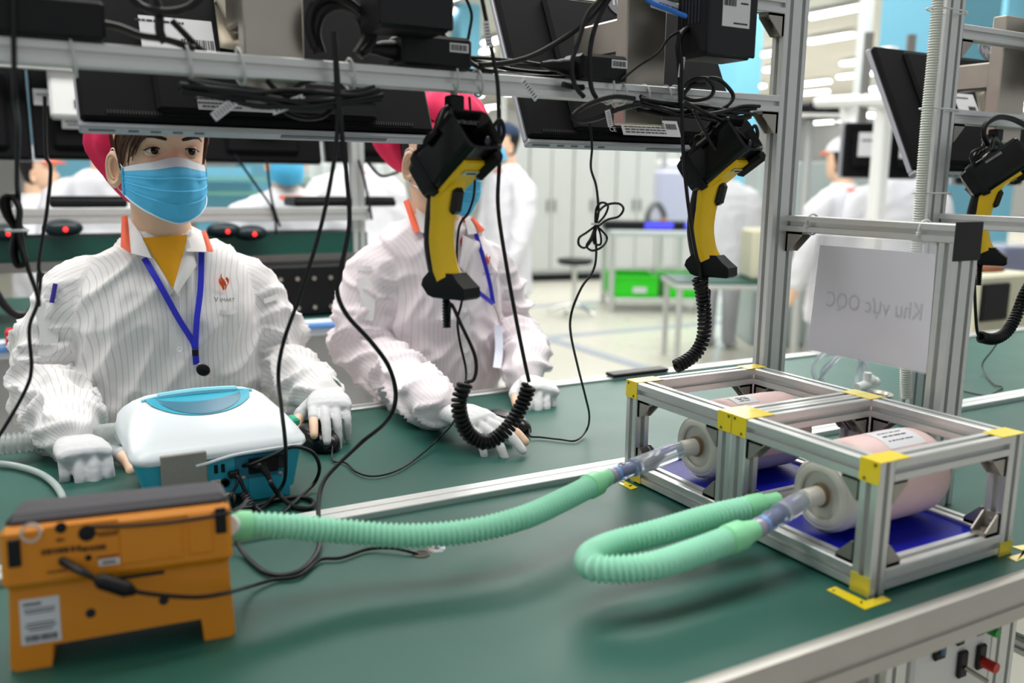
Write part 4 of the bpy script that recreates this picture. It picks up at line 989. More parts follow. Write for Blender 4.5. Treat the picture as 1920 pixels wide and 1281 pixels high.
loop_lead('thin black lead from the rail up to the small white plug', [(1165, 150), (1195, 125), (1232, 100), (1255, 70), (1285, 54)], .43, .0020)
loop_lead('black lead coiled round the monitor socket at top left', [(240, -20), (262, 10), (305, 22), (350, 15), (380, -10)], .44, .0042)
loop_lead('black lead crossing the white label at top left', [(290, -10), (298, 30), (300, 60), (310, 80)], .45, .0050)
loop_lead('black lead slanting across the label at top left', [(322, 38), (345, 62), (370, 88), (385, 98)], .46, .0036)
loop_lead('black adapter lead along the rail at top left', [(190, 44), (225, 52), (262, 66), (300, 72), (325, 78), (365, 92)], .45, .0040)
loop_lead('bundle of black lead coiled beside the steel column', [(592, 90), (580, 50), (590, 10), (620, -5), (660, 10), (690, 40), (698, 75), (680, 100)], .45, .0060)
loop_lead('outer coil of black lead beside the steel column', [(600, 100), (590, 60), (604, 22), (640, 10), (676, 30), (688, 70), (670, 104)], .455, .0075)
loop_lead('black coil dangling under the wide monitor', [(500, 150), (520, 170), (560, 190), (610, 186), (640, 165), (610, 150), (560, 160), (530, 200), (560, 220), (605, 218), (632, 190)], .45, .0030)
loop_lead('black mini computer lead dropping to the rail', [(870, -10), (884, 25), (880, 60), (872, 100), (868, 118)], .44, .0020)
loop_lead('black lead crossing behind the adapter to the rail', [(825, 60), (850, 85), (880, 115), (905, 130), (925, 134)], .45, .0030)
loop_lead('thick curved black lead under the upper rail at right', [(1852, 272), (1844, 250), (1850, 232), (1872, 220), (1900, 224), (1930, 240)], .42, .0050)
loop_lead('black lead looping below the curved lead at right', [(1846, 275), (1824, 285), (1822, 300), (1832, 310), (1850, 308)], .42, .0030)
loop_lead('short black stub with brass tip on the rail', [(1055, 158), (1070, 162), (1086, 164), (1094, 164)], .438, .0040)
# white printed flag labels round leads
for (px, py, Y, wd, ht, ang, lb) in ((1278, 126, .408, .008, .028, .1, 'white flag label on the thick lead by the mini computer'), (914, 64, .40, .008, .030, -.15, 'white flag label on the cord above the second worker'), (993, 168, .42, .008, .032, -.75, 'white flag label on the lead at the rail middle'), (1142, 222, .405, .008, .022, -.3, 'white flag label hanging below the bundle'), (420, 205, .43, .010, .030, .9, 'white flag label under the wide monitor'), (540, 196, .43, .011, .040, 1.2, 'white flag label on the dangling coil')):
    c = at(px, py, Y=Y); t = thing('cable_flag', lb, 'label', c)
    R = Matrix.Rotation(ang, 3, 'Y')
    sticker(t, c, R @ V((1, 0, 0)), R @ V((0, 0, 1)), wd, ht, rows=tuple((0, (k - 3) * ht / 8, wd * .7, ht / 24) for k in range(7)), thick=.0012, name='flag')
sticker(pc2, at(1250, 12, Y=.44), MX + V((0, 0, -.15)), (0, 0, 1), .055, .016, bars=(.004, -.001, .036, .007))
# cable ties round the rail
for (px, py, ra, rb, tl, lb) in ((134, 95, .022, .018, 0, 'on the rail by the large adapter'), (352, 140, .020, .017, .012, 'on the rail below the white label'), (450, 150, .020, .017, .018, 'on the rail left of the steel column'), (655, 138, .018, .016, .016, 'on the rail beside the falling lead'), (845, 140, .022, .018, 0, 'round the adapter above the first scanner'), (892, 155, .017, .016, 0, 'on the rail right of the first scanner'), (1135, 165, .022, .018, .014, 'round the adapter beside the column'), (1160, 195, .016, .014, .02, 'round the looping leads near the post'), (1205, 178, .014, .013, 0, 'round the lead bundle, left one'), (1245, 175, .015, .014, .012, 'round the lead bundle, middle one'), (1262, 185, .016, .015, .02, 'round the lead bundle, right one')):
    p = at(px, py, Y=RY); cable_tie('white cable tie ' + lb, (p.x, RY - .004, .5708 + (0.006 if 'adapter' in lb and 'large' not in lb else 0)), (1, 0, .12), ra, rb, tl)

# ------------------------------------------------------------------ grey corrugated conduit tied to the right post
GREYC = mat('grey_conduit', '#cfd2c9', .4, 0, .03, 40)
cp_ = Wp([(1762, -40, .432), (1757, 20, .432), (1748, 120, .432), (1738, 220, .432), (1730, 320, .432), (1722, 420, .432), (1712, 540, .432), (1702, 640, .432), (1698, 700, .433), (1700, 745, .436)])
cd_ = thing('corrugated_conduit', 'grey corrugated conduit tied up along the right post', 'conduit', (cp_[-1].x, cp_[-1].y, 0))
part('tube', GREYC, cd_, lambda b: ribbed(b, cp_, .0092, .0044, .0012, 14))
for py, px in ((17, 1754), (204, 1740), (362, 1726)):
    p = at(px, py, Y=.44); cable_tie('white cable tie holding the conduit, %s' % {17: 'topmost', 204: 'middle one', 362: 'lowest'}[py], p + V((.030, 0, 0)), (0, 0, 1), .018, .048, .0, up=V((0, 1, 0)))
# ------------------------------------------------------------------ paper notice in a clear sleeve under the cross rail
SLV = mat('clear_sleeve', '#eef0f4', .12, 0, .02, 40, alpha=.28, bump=.3, bscale=25)
SGN = mat('notice_paper', '#d3d1da', .55, 0, .03, 12, .25, 14)
XS = cx1 - PS / 2 + .002
q = {k: at(x, y, X=XS) for k, (x, y) in dict(TL=(1536, 452), TR=(1756, 463), BR=(1738, 700), BL=(1505, 657)).items()}
ng = thing('notice_sleeve', 'white paper notice in a clear plastic sleeve hanging under the cross rail', 'notice', (XS, (q['TL'].y + q['TR'].y) / 2, q['BR'].z))
def quad(b, c, dx, curve=.004):
    def f(u, v):
        t = c['TL'].lerp(c['TR'], u); o = c['BL'].lerp(c['BR'], u); p = t.lerp(o, v)
        return V((p.x + dx + curve * math.sin(u * 9 + v * 2) * v * .5, p.y, p.z))
    b.grid(f, 24, 16)
ip = {'TL': q['TL'] + V((0, -.002, -.006)), 'TR': q['TR'] + V((0, .0, -.010)), 'BR': q['BR'] + V((0, 0, .001)), 'BL': q['BL'] + V((0, -.008, .003))}
pp = part('paper', SGN, ng, lambda b: quad(b, ip, .0, .004))
q2 = {'TL': q['TL'] + V((0, .004, .008)), 'TR': q['TR'] + V((0, -.002, .006)), 'BR': q['BR'] + V((0, -.002, -.001)), 'BL': q['BL'] + V((0, .001, -.001))}
part('sleeve', SLV, ng, lambda b: quad(b, q2, -.0022, .004))
part('sleeve_back', SLV, ng, lambda b: quad(b, q2, .0022, .004))
def ntxt(b):
    vs, fs = text_mesh('Khu vực OQC', .0345); o = (ip['TL'] + ip['TR'] + ip['BL'] + ip['BR']) / 4 + V((0, -.006, -.0))
    ey = (ip['TR'] - ip['TL']).normalized(); out = []
    for v in vs:       # the notice faces the other way: read from behind, so its writing runs mirrored
        s = -v.x * .82; p = o + ey * s + V((0, 0, 1)) * (v.y * 1.0)
        u = (p.y - ip['TL'].y) / (ip['TR'].y - ip['TL'].y); vv = .5
        out.append(V((p.x + .004 * math.sin(u * 9 + vv * 2) * vv * .5 - .0008, p.y, p.z)))
    b.add(out, fs)
part('writing', mat('faint_ink', '#b3b1ba', .6), pp, ntxt, False)
for (px, lb) in ((1510, 'far one'), (1722, 'near one')):
    p = at(px, 425, X=XS - .005); cable_tie('white cable tie round the cross rail above the notice, ' + lb, (cx1, p.y, .385), (0, 1, 0), .016, .015, 0)
# ------------------------------------------------------------------ people
def fabric(name, col, stripe, pitch=.0042):
    m = mat(name, col, .75, 0, .03, 60, .25, 700); nt = m.node_tree; n = nt.nodes; l = nt.links; b = n['Principled BSDF']
    at_ = n.new('ShaderNodeAttribute'); at_.attribute_name = 'stripe'
    mu = n.new('ShaderNodeMath'); mu.operation = 'MULTIPLY'; mu.inputs[1].default_value = 1 / pitch; l.new(at_.outputs['Fac'], mu.inputs[0])
    pp_ = n.new('ShaderNodeMath'); pp_.operation = 'PINGPONG'; pp_.inputs[1].default_value = 1; l.new(mu.outputs[0], pp_.inputs[0])
    mr = n.new('ShaderNodeMapRange'); mr.inputs[1].default_value = .78; mr.inputs[2].default_value = .95; l.new(pp_.outputs[0], mr.inputs[0])
    mx = n.new('ShaderNodeMix'); mx.data_type = 'RGBA'; mx.inputs[7].default_value = lin(stripe)
    src = b.inputs['Base Color'].links[0].from_socket
    l.new(mr.outputs[0], mx.inputs[0]); l.new(src, mx.inputs[6]); l.new(mx.outputs[2], b.inputs['Base Color'])
    b.inputs['Sheen Weight'].default_value = .1
    return m
JK1 = fabric('white_striped_cloth', '#eceae9', '#cbc8ca'); JK2 = fabric('pinkish_striped_cloth', '#ebe2e6', '#dccbd4')
CLOTHW = mat('white_cloth', '#e9e8e8', .75, 0, .03, 60, .2, 700)
CORAL = mat('coral_trim', '#f06a48', .7, 0, .04, 80)
CAPP = mat('pink_cap', '#e02257', .75, 0, .06, 90, .3, 600)
HAIR = mat('brown_hair', '#43230f', .42, 0, .25, 160)
HAIRB = mat('black_hair', '#171112', .42, 0, .25, 160)
MASKB = mat('mask_blue', '#56c2f2', .7, 0, .06, 60, .25, 500)
MASKW = mat('mask_white', '#dfeaf2', .7, 0, .03, 60)
GLOVE = mat('grey_glove', '#cfd0d2', .85, 0, .08, 250, .5, 1400)
GLOVEW = mat('white_glove', '#e0e1e2', .8, 0, .05, 200, .3, 1200)
LANY = mat('blue_lanyard', '#2a30cf', .5, 0, .05, 120)
SHIRTY = mat('yellow_shirt', '#e8a512', .8, 0, .06, 70, .2, 700)
REDSH = mat('red_shirt', '#c62a30', .8, 0, .06, 70)
DARKT = mat('dark_trousers', '#2a2c34', .8, 0, .08, 60)
LASH = mat('lash', '#140d0b', .6, 0, 0)

HU = [-.118, -.108, -.094, -.075, -.052, -.028, 0, .03, .06, .085, .104, .113]
HF = [.056, .078, .086, .087, .086, .086, .085, .090, .082, .062, .032, .002]
HW_ = [.012, .028, .042, .053, .061, .066, .0705, .074, .073, .062, .041, .003]
HB = [-.005, -.03, -.05, -.062, -.072, -.080, -.092, -.100, -.099, -.084, -.055, -.002]
def head_pt(a, u):
    """a: angle round the head, 0 = front, +90 = side s>0; u: height"""
    fr = np.interp(u, HU, HF); hw = np.interp(u, HU, HW_); bk = np.interp(u, HU, HB)
    ca, sa = math.cos(a), math.sin(a)
    f = (fr if ca > 0 else -bk) * math.copysign(abs(ca) ** .86, ca); s = hw * math.copysign(abs(sa) ** .92, sa)
    if ca > 0:
        g = lambda s0, u0, ws, wu: math.exp(-((s - s0) / ws) ** 2 - ((u - u0) / wu) ** 2)
        f += -.010 * (g(.031, -.003, .017, .012) + g(-.031, -.003, .017, .012)) + .004 * (g(.03, .024, .022, .008) + g(-.03, .024, .022, .008))
        f += .010 * g(0, -.018, .009, .018) + .018 * g(0, -.038, .012, .014) - .003 * g(0, .004, .01, .01)
        f += .006 * g(0, -.068, .018, .012) + .004 * g(0, -.1, .02, .012) + .004 * (g(.045, -.03, .018, .016) + g(-.045, -.03, .018, .016))
    return V((s, f, u))
def face_pt(s, u, off=0.0):
    hw = float(np.interp(u, HU, HW_)); x = max(-.995, min(.995, s / hw)); a = math.copysign(math.asin(abs(x) ** (1 / .92)), x)
    p = head_pt(a, u); q = V((p.x, p.y, p.z)); d = V((s * .9, q.y, 0)).normalized()
    return q + d * off
def head_shape(b):
    vs = []; N = 56; us = list(np.linspace(-.118, .10, 46)) + [.104, .108, .111, .113]
    b.grid(lambda i, j: head_pt(i * 2 * math.pi, us[min(int(round(j * (len(us) - 1))), len(us) - 1)]), N, len(us), True)
def ear(b, sg):
    c = V((sg * .070, -.010, -.034)); R = Matrix.Rotation(sg * .45, 3, 'Z')
    def f(u, v):
        a = u * 2 * math.pi; rr = v
        y = .0165 * math.cos(a) * rr; z = .030 * math.sin(a) * rr * (1 - .18 * math.cos(a)) - (.004 if math.sin(a) < 0 else 0) * rr
        x = .006 + .007 * math.sin(min(1, max(0, (rr - .55) / .45)) * math.pi) - .006 * (1 - rr) - .004 * rr * math.cos(a)
        return c + R @ V((sg * x, y, z))
    b.grid(f, 28, 9, True)
    def g(u, v):
        a = u * 2 * math.pi; k = 1 - .3 * v
        return c + R @ V((sg * (.002 - .012 * v), .0165 * math.cos(a) * k, .030 * math.sin(a) * k))
    b.grid(g, 28, 4, True)
    b.tube([c + R @ V((sg * (.0095 - .004 * abs(k_ - .4)), .0085 * math.cos(k_ * 3.6 + 1.2) - .001, .019 * math.sin(k_ * 3.6 + 1.2))) for k_ in [i / 9 for i in range(10)]], [.0012, .0022, .0026, .0028, .0028, .0028, .0026, .0024, .002, .001], 8)
    b.sphere(c + R @ V((sg * .004, .0145, -.004)), (.004, .004, .007), 10, 8)
def chain(b, pts, rad, n=14, sp=6):
    q = spline(pts, sp); k = len(pts); rr = [float(np.interp(i / (len(q) - 1) * (k - 1), range(k), rad)) for i in range(len(q))]
    # rounded ends
    d0 = (q[0] - q[1]).normalized(); d1 = (q[-1] - q[-2]).normalized()
    q = [q[0] + d0 * rr[0] * .95, q[0] + d0 * rr[0] * .7] + q + [q[-1] + d1 * rr[-1] * .7, q[-1] + d1 * rr[-1] * .95]
    rr = [rr[0] * .3, rr[0] * .72] + rr + [rr[-1] * .72, rr[-1] * .3]
    b.tube(q, rr, n)
def hand(Mh, right, curls, thumb, bare=(), spread=1.0, scale=1.0):
    """returns glove shells (MB) and bare finger tips (list of chains). local x: fingers, z: back of hand, y: thumb side"""
    sg = 1 if right else -1
    T = lambda p: Mh @ V((p[0] * scale, p[1] * sg * scale, p[2] * scale))
    g = MB(); tips = []
    rings = []
    for x, w2, th, dz in ((-.020, .025, .017, 0), (.0, .026, .016, 0), (.02, .031, .0165, .001), (.045, .038, .0165, .003), (.07, .041, .0145, .003), (.088, .040, .0115, .001), (.094, .034, .007, -.001)):
        rings.append([T((x, w2 * math.copysign(abs(math.cos(a)) ** .7, math.cos(a)), dz + th * math.copysign(abs(math.sin(a)) ** .8, math.sin(a)))) for a in [i * math.pi / 10 for i in range(20)]])
    loft(g, rings)
    base = [(.084, .030), (.089, .010), (.087, -.010), (.080, -.029)]
    lens = [(.043, .025, .021), (.048, .029, .022), (.044, .027, .021), (.034, .021, .018)]
    rads = [.0090, .0092, .0089, .0080]
    for k in range(4):
        x, y = base[k]; p = V((x - .008, y, 0)); an = 0; pts = [V((x - .02, y * .95, .001)), p]
        side = (y * .9) * spread
        for L, c in zip(lens[k], curls[k]):
            an += math.radians(c); d = V((math.cos(an), side * math.cos(an), -math.sin(an))).normalized(); p = p + d * L; pts.append(p)
        r = rads[k]; rr = [r * 1.05, r * 1.05, r, r * .92, r * .80]
        pts = [T(q) for q in pts]; rr = [v * scale for v in rr]
        if k in bare:
            cut = pts[2].lerp(pts[3], .25)
            chain(g, pts[:3] + [cut], rr[:3] + [rr[3] * 1.08]); tips.append(([pts[2], pts[3], pts[4]], [rr[2] * .92, rr[3] * .95, rr[4] * .95]))
        else: chain(g, pts, rr)
    p = V((.022, .020, -.006)); pts = [p]
    for L, (az, el) in zip((.040, .034, .026), thumb):
        a, e = math.radians(az), math.radians(el); p = p + V((math.cos(a) * math.cos(e), math.sin(a) * math.cos(e), math.sin(e))) * L; pts.append(p)
    rr = [.016 * scale, .0125 * scale, .0108 * scale, .0088 * scale]; pts = [T(q) for q in pts]
    if 'thumb' in bare:
        cut = pts[1].lerp(pts[2], .35); chain(g, pts[:2] + [cut], rr[:2] + [rr[2] * 1.1]); tips.append(([pts[1], pts[2], pts[3]], [rr[1] * .85, rr[2] * .95, rr[3]]))
    else: chain(g, pts, rr)
    return g, tips
def nail(b, tip):
    pass
def frame_from(o, x, z):
    x = V(x).normalized(); z = V(z); z = (z - x * z.dot(x)).normalized(); y = z.cross(x)
    return Matrix(((x.x, y.x, z.x, o[0]), (x.y, y.y, z.y, o[1]), (x.z, y.z, z.z, o[2]), (0, 0, 0, 1)))

def worker(cfg):
    C = cfg; nk = C['neck']; t = thing('person', C['label'], 'person', (nk.x, nk.y + .02, FZ)); 
    # ---- jacket: torso and sleeves melted into one cloth surface
    tor = C['torso']     # list of (z, cx, cy, hw, hd)
    yaw = C['yaw']; cyw, syw = math.cos(yaw), math.sin(yaw)
    def ring(z, cx, cy, hw, hd, n=36):
        out = []
        for i in range(n):
            a = 2 * math.pi * i / n; x = hw * math.copysign(abs(math.cos(a)) ** .85, math.cos(a)); y = hd * math.copysign(abs(math.sin(a)) ** .9, math.sin(a))
            out.append(V((cx + x * cyw - y * syw, cy + x * syw + y * cyw, z)))
        return out
    jb = MB(); loft(jb, [ring(*r) for r in tor])
    arms = C['arms']
    for pts, rad in arms: chain(jb, pts, rad, 22)
    co, no, fs = remeshed(jb, C.get('voxel', .0065), 7)
    # which piece is each vertex on; stripe coordinate; folds
    zt = [r[0] for r in tor][::-1]; tcx = [r[1] for r in tor][::-1]; tcy = [r[2] for r in tor][::-1]; thw = [r[3] for r in tor][::-1]; thd = [r[4] for r in tor][::-1]
    Z_ = co[:, 2]; ccx, ccy, hw, hd = (np.interp(Z_, zt, q) for q in (tcx, tcy, thw, thd))
    dx, dy = co[:, 0] - ccx, co[:, 1] - ccy; lx, ly = dx * cyw + dy * syw, -dx * syw + dy * cyw
    tn = np.sqrt((lx / hw) ** 2 + (ly / hd) ** 2)
    stripe = lx + .35 * np.abs(ly) * np.sign(lx); isarm = np.zeros(len(co)); armt = np.zeros(len(co)); best = np.full(len(co), 9.0)
    for pts, rad in arms:
        q = np.array([tuple(p) for p in spline(pts, 10)]); rr = np.interp(np.linspace(0, len(pts) - 1, len(q)), range(len(pts)), rad)
        d = np.linalg.norm(co[:, None, :] - q[None], axis=2); k = d.argmin(1); dn = d[np.arange(len(co)), k] / rr[k]
        tang = np.gradient(q, axis=0); tang /= np.linalg.norm(tang, axis=1)[:, None]
        ref = np.array([0, 0.3, 1.0]); e1 = ref - tang * (tang @ ref)[:, None]; e1 /= np.linalg.norm(e1, axis=1)[:, None]; e2 = np.cross(tang, e1)
        v = co - q[k]; ang = np.arctan2((v * e2[k]).sum(1), (v * e1[k]).sum(1))
        sel = (dn < 1.25) & ((dn < tn * 1.02) | (tn > 1.15)) & (dn < best) & (k > 4)
        best[sel] = dn[sel]; stripe[sel] = (ang * .048)[sel]; isarm[sel] = 1; armt[sel] = k[sel] / (len(q) - 1)
    disp = np.zeros(len(co)); sd = C['seed']
    for i in range(len(co)):
        p = co[i]
        if isarm[i]:
            tt = armt[i]; w1 = .25 + math.exp(-((tt - .5) / .17) ** 2) + .7 * math.exp(-((tt - .86) / .14) ** 2)
            nz = noise.noise((p[0] * 9 + sd, p[1] * 9, p[2] * 20)); q_ = noise.noise((p[0] * 6, p[1] * 6, p[2] * 6 + sd)) * .6; n2 = 1 - abs(noise.noise((p[0] * 10 + 3.7 + sd + q_, p[1] * 14 + q_, p[2] * 26)))
            disp[i] = w1 * (.005 * nz + .022 * (n2 ** 5 - .36))
        else:
            nz = noise.noise((p[0] * 9 + sd, p[1] * 7, p[2] * 5)); q_ = noise.noise((p[0] * 6, p[1] * 6, p[2] * 6 + sd)) * .7; n2 = 1 - abs(noise.noise((p[0] * 15 + sd * 2 + q_, p[1] * 6, p[2] * 7 + p[0] * 6 + q_)))
            n3 = 1 - abs(noise.noise((p[0] * 12 - p[2] * 8 + sd, p[1] * 5 + 5, p[2] * 9 + q_)))
            disp[i] = .004 * nz + .010 * (n2 ** 5 - .36) + .011 * (n3 ** 5 - .36)
    co2 = co + no * disp[:, None]
    raw('jacket', co2, fs, C['cloth'], t, {'stripe': stripe})
    def chest(px, py, off=.004):
        """point on the jacket front seen at a pixel, lifted by off"""
        y = nk.y - .1
        o = CAMP; d = (at(px, py, D=1.0) - CAMP).normalized()
        cand = None
        P = co2 - np.array(o); tt = P @ np.array(d); dist = np.linalg.norm(P - tt[:, None] * np.array(d), axis=1)
        near = np.where(dist < .008)[0]
        if len(near) == 0: near = np.array([dist.argmin()])
        k = near[tt[near].argsort()][:6]; tq = np.median(tt[k]); return o + d * (tq - off)
    C['chest'] = chest
    # ---- body: head, neck, trunk and arms
    Mh = C['head']
    bb = MB()
    hb = MB(Mh); head_shape(hb); ear(hb, 1); ear(hb, -1); bb.v += hb.v; bb.f += hb.f
    hc = Mh @ V((0, -.022, -.07)); k = len(bb.v)
    chain(bb, [Mh @ V((0, -.025, -.04)), hc.lerp(nk, .5), nk + V((0, .01, 0)), nk + V((0, .02, -.06))], [.052, .050, .054, .06], 24)
    chain(bb, [nk + V((0, .03, -.05)), nk + V((0, .03, -.25)), nk + V((0, .03, -.5))], [.07, .09, .09], 16)
    for pts, rad in arms: chain(bb, [pts[0].lerp(pts[1], .2)] + pts[1:], [r * .6 for r in rad], 12)
    gl = []
    for h in C['hands']:
        g, tips = hand(*h[:5], **h[5]); gl.append(g)
        for q, r in tips: chain(bb, q, r, 14)
    body = bb.build('body', SKIN, t, True, 80)
    for g, h in zip(gl, C['hands']):
        gco, gno, gfs = remeshed(g, .0026, 2)
        gd = np.array([.0007 * noise.noise(p * 120) for p in gco]); raw('glove', gco + gno * gd[:, None], gfs, C['glove'], t)
        w0 = h[0] @ V((-.016, 0, 0)); xa = h[0].to_3x3() @ V((1, 0, 0))
        part('glove_cuff', C.get('cuffcol', GLOVE), t, lambda b: b.lathe(w0, xa, [(-.004, .028), (-.003, .031), (.005, .031), (.007, .029)], 24, False))
    # ---- face
    for sg in (-1, 1):
        c = Mh @ V((sg * .0315, .0665, -.003)); e = MB(Mh); e.sphere((sg * .0315, .0665, -.003), .0118, 18, 12)
        ey = e.build('eyeball', EYEW, body, True, 0)
        gd_ = V((C.get('gaze', .12), 1, .10)).normalized(); ic = V((sg * .0315, .0665, -.003))
        part('iris', IRIS, ey, lambda b: b.lathe(ic + gd_ * .0098, gd_, [(0, .0066), (.0012, .0060), (.0022, .0040), (.0025, .0015)], 20), M=Mh)
        part('glint', mat('glint', '#ffffff', .2, 0, 0), ey, lambda b: b.sphere(ic + gd_ * .0124 + V((.0018, 0, .002)), .0007, 8, 6), M=Mh)
        def lid(b, up):
            def f(u, v):
                az = math.radians(-72 + 144 * u); k_ = math.cos(az * 90 / 72)
                e0 = (math.radians(31) * max(0, k_) ** .8 - .02) if up else (-math.radians(21) * max(0, k_) ** .9 - .05)
                e1 = math.radians(80 if up else -78); el = e0 + (e1 - e0) * v; r = .0130
                return ic + V((sg * r * math.sin(az) * math.cos(el) * 1.16, r * math.cos(az) * math.cos(el), r * math.sin(el)))
            b.grid(f, 19, 8)
        part('eyelid', SKIN, body, lambda b: (lid(b, True), lid(b, False)), M=Mh)
        def lash(b):
            pts = []
            for i in range(13):
                az = math.radians(-66 + 132 * i / 12); k_ = math.cos(az * 90 / 72); el = math.radians(31) * max(0, k_) ** .8 - .02; r = .0133
                pts.append(ic + V((sg * r * math.sin(az) * math.cos(el) * 1.16, r * math.cos(az) * math.cos(el), r * math.sin(el))))
            pts.append(pts[-1] + V((sg * .003, -.002, .0005))); b.tube(pts, [.0006] + [.0010] * 12 + [.0004], 6)
        part('lashes', LASH, body, lash, M=Mh)
        part('eyebrow', HAIRB, body, lambda b: b.tube([face_pt(sg * s, u, .0008) for s, u in ((.013, .0170), (.021, .0195), (.033, .0222), (.045, .0215), (.055, .0155))], [.0022, .0034, .0034, .0024, .0007], 8, flat=.5, up=V((0, 1, 0))), M=Mh)
    # ---- hair
    rn = random.Random(C['seed'] + 5)
    def hairs(b):
        def shell_(i, j):
            a = i * 2 * math.pi; u = -.07 + .185 * j
            p = head_pt(a, min(u, .112)); front = math.cos(a)
            if front > -.15: u2 = max(u, min(.112, .050 + .02 * (1 - front))); p = head_pt(a, u2)
            d = V((p.x, p.y, p.z * .5)).normalized(); return p + d * .006
        b.grid(shell_, 48, 20, True)
        for gd in C['strands']:
            n = gd['n']
            for k in range(n):
                m_ = k / max(1, n - 1); A, B = gd['a'], gd['b']; pts = []
                ja, jb_ = rn.uniform(-.0022, .0022), rn.uniform(-.006, .006)
                for (s0, u0), (s1, u1) in zip(A, B):
                    s = s0 + (s1 - s0) * m_ + ja; u = u0 + (u1 - u0) * m_ + jb_ * .4
                    pts.append(face_pt(s, u, .004 + rn.uniform(0, .003)))
                q = spline(pts, 5); N_ = len(q)
                b.tube(q, [.0030 * (1 - (i / (N_ - 1)) ** 3 * .85) for i in range(N_)], 6)
    part('hair', C['hair'], t, hairs, True, 60, Mh)
    # ---- mask
    def mk(u, v, off=0.0):
        a = (u * 2 - 1); s = .071 * math.sin(a * 1.25) / math.sin(1.25); k = 1 - a * a
        ut = -.020 + .008 * math.exp(-(a / .3) ** 2) - .012 * a * a; ub = -.127 + .048 * abs(a) ** 1.45
        uu = ut + (ub - ut) * v
        f = float(np.interp(abs(a), [0, .18, .45, .75, 1], [.108, .105, .091, .060, .026]))
        f += .010 * math.sin(math.pi * min(1, max(0, v * 1.1))) * k - .016 * (max(0, v - .62) ** 1.3) * 2.2 * k - (.010 * (1 - v * 4) * k if v < .25 else 0)
        for v0 in (.30, .50, .70):
            w_ = (v - v0) / .06
            if -1 < w_ < 1: f += .0030 * (1 - abs(w_)) * (1 if w_ > 0 else -.6) * (.4 + .6 * abs(a))
        f += .003 * math.exp(-((abs(a) - .42) / .10) ** 2 - ((v - .40) / .10) ** 2) * -1.6
        f += .0022 * noise.noise((a * 4 + C['seed'], v * 6, 1.3)) * k
        return V((s * (1 + off * 6), f + off, uu))
    part('face_mask', MASKB, t, lambda b: b.grid(lambda u, v: mk(u, .13 + .85 * v), 41, 44), M=Mh)
    part('mask_top_band', MASKW, t, lambda b: b.grid(lambda u, v: mk(u, .0 + .14 * v, .0004), 41, 8), M=Mh)
    part('mask_hem', MASKW, t, lambda b: b.tube([mk(i / 30, .985, .0003) for i in range(31)], .0016, 6), M=Mh)
    for sg in (0, 1):
        part('mask_side_tape', MASKB, t, lambda b: b.tube([mk(sg, v / 10, .001) for v in range(11)], .0032, 6), M=Mh)
        s_ = -1 if sg == 0 else 1
        part('ear_loop', mat('loop_white', '#f0f0f0', .6), t, lambda b: [b.tube(spline([mk(sg, 0.02), V((s_ * .0725, .012, -.022)), V((s_ * .076, -.006, .000)), V((s_ * .078, -.024, -.012)), V((s_ * .072, -.018, -.062)), V((s_ * .068, .0, -.075)), mk(sg, .98)], 6), .0012, 6)], M=Mh)
    # ---- cap with brim and soft hair bag
    def cap(b):
        def f(i, j):
            a = i * 2 * math.pi; u = .064 + .070 * math.sin(j * math.pi / 2); p = head_pt(a, .052); k = math.cos(j * math.pi / 2)
            r = 1.10 + .10 * math.sin(j * math.pi) ; fold = 1 + .015 * math.sin(a * 14 + 3 * math.sin(a * 3)) * (1 - j)
            return V((p.x * r * k * fold, (p.y) * r * k * fold, u + .004 * math.sin(a * 9)))
        b.grid(f, 64, 14, True)
    part('cap_crown', C['capm'], t, cap, True, 0, Mh)
    bc, br = C['bag']
    def bag(b):
        def f(i, j):
            a = i * 2 * math.pi; th = math.pi * (.02 + .96 * j)
            rr = 1 + .05 * math.sin(a * 9 + 2 * math.sin(th * 3)) * math.sin(th); tp = 1 - .35 * max(0, -math.cos(th))
            return V((bc[0] + br[0] * rr * tp * math.sin(th) * math.cos(a) + .25 * br[0] * max(0, -math.cos(th)), bc[1] + br[1] * rr * tp * math.sin(th) * math.sin(a), bc[2] + br[2] * math.cos(th)))
        b.grid(f, 48, 24, True)
    part('cap_bag', C['capm'], t, bag, True, 0, Mh)
    def brim(b):
        for off in (0, -.0035):
            b.grid(lambda i, j: (lambda a: V(((.078 + .012 * j) * math.sin(a), .088 * math.cos(a) + .075 * j * math.cos(a) ** .8 - .004, .070 + off - .020 * j - .012 * (1 - math.cos(a)))))(math.radians(-72 + 144 * i)), 25, 6)
    part('cap_brim', C['capm'], t, brim, True, 0, Mh)
    # ---- trousers and shoes
    for sg in (-1, 1):
        hx = tor[-1][1] + sg * .085 * cyw; hy = tor[-1][2] + sg * .085 * syw
        part('trouser_leg', DARKT, t, lambda b: chain(b, [V((hx, hy, -.20)), V((hx, hy, -.5)), V((hx, hy + .01, FZ + .07))], [.095, .075, .055], 16))
        part('shoe', WHITEP, t, lambda b: b.sphere((hx, hy - .05, FZ + .038), (.045, .12, .038), 16, 10))
    return t, Mh, chest

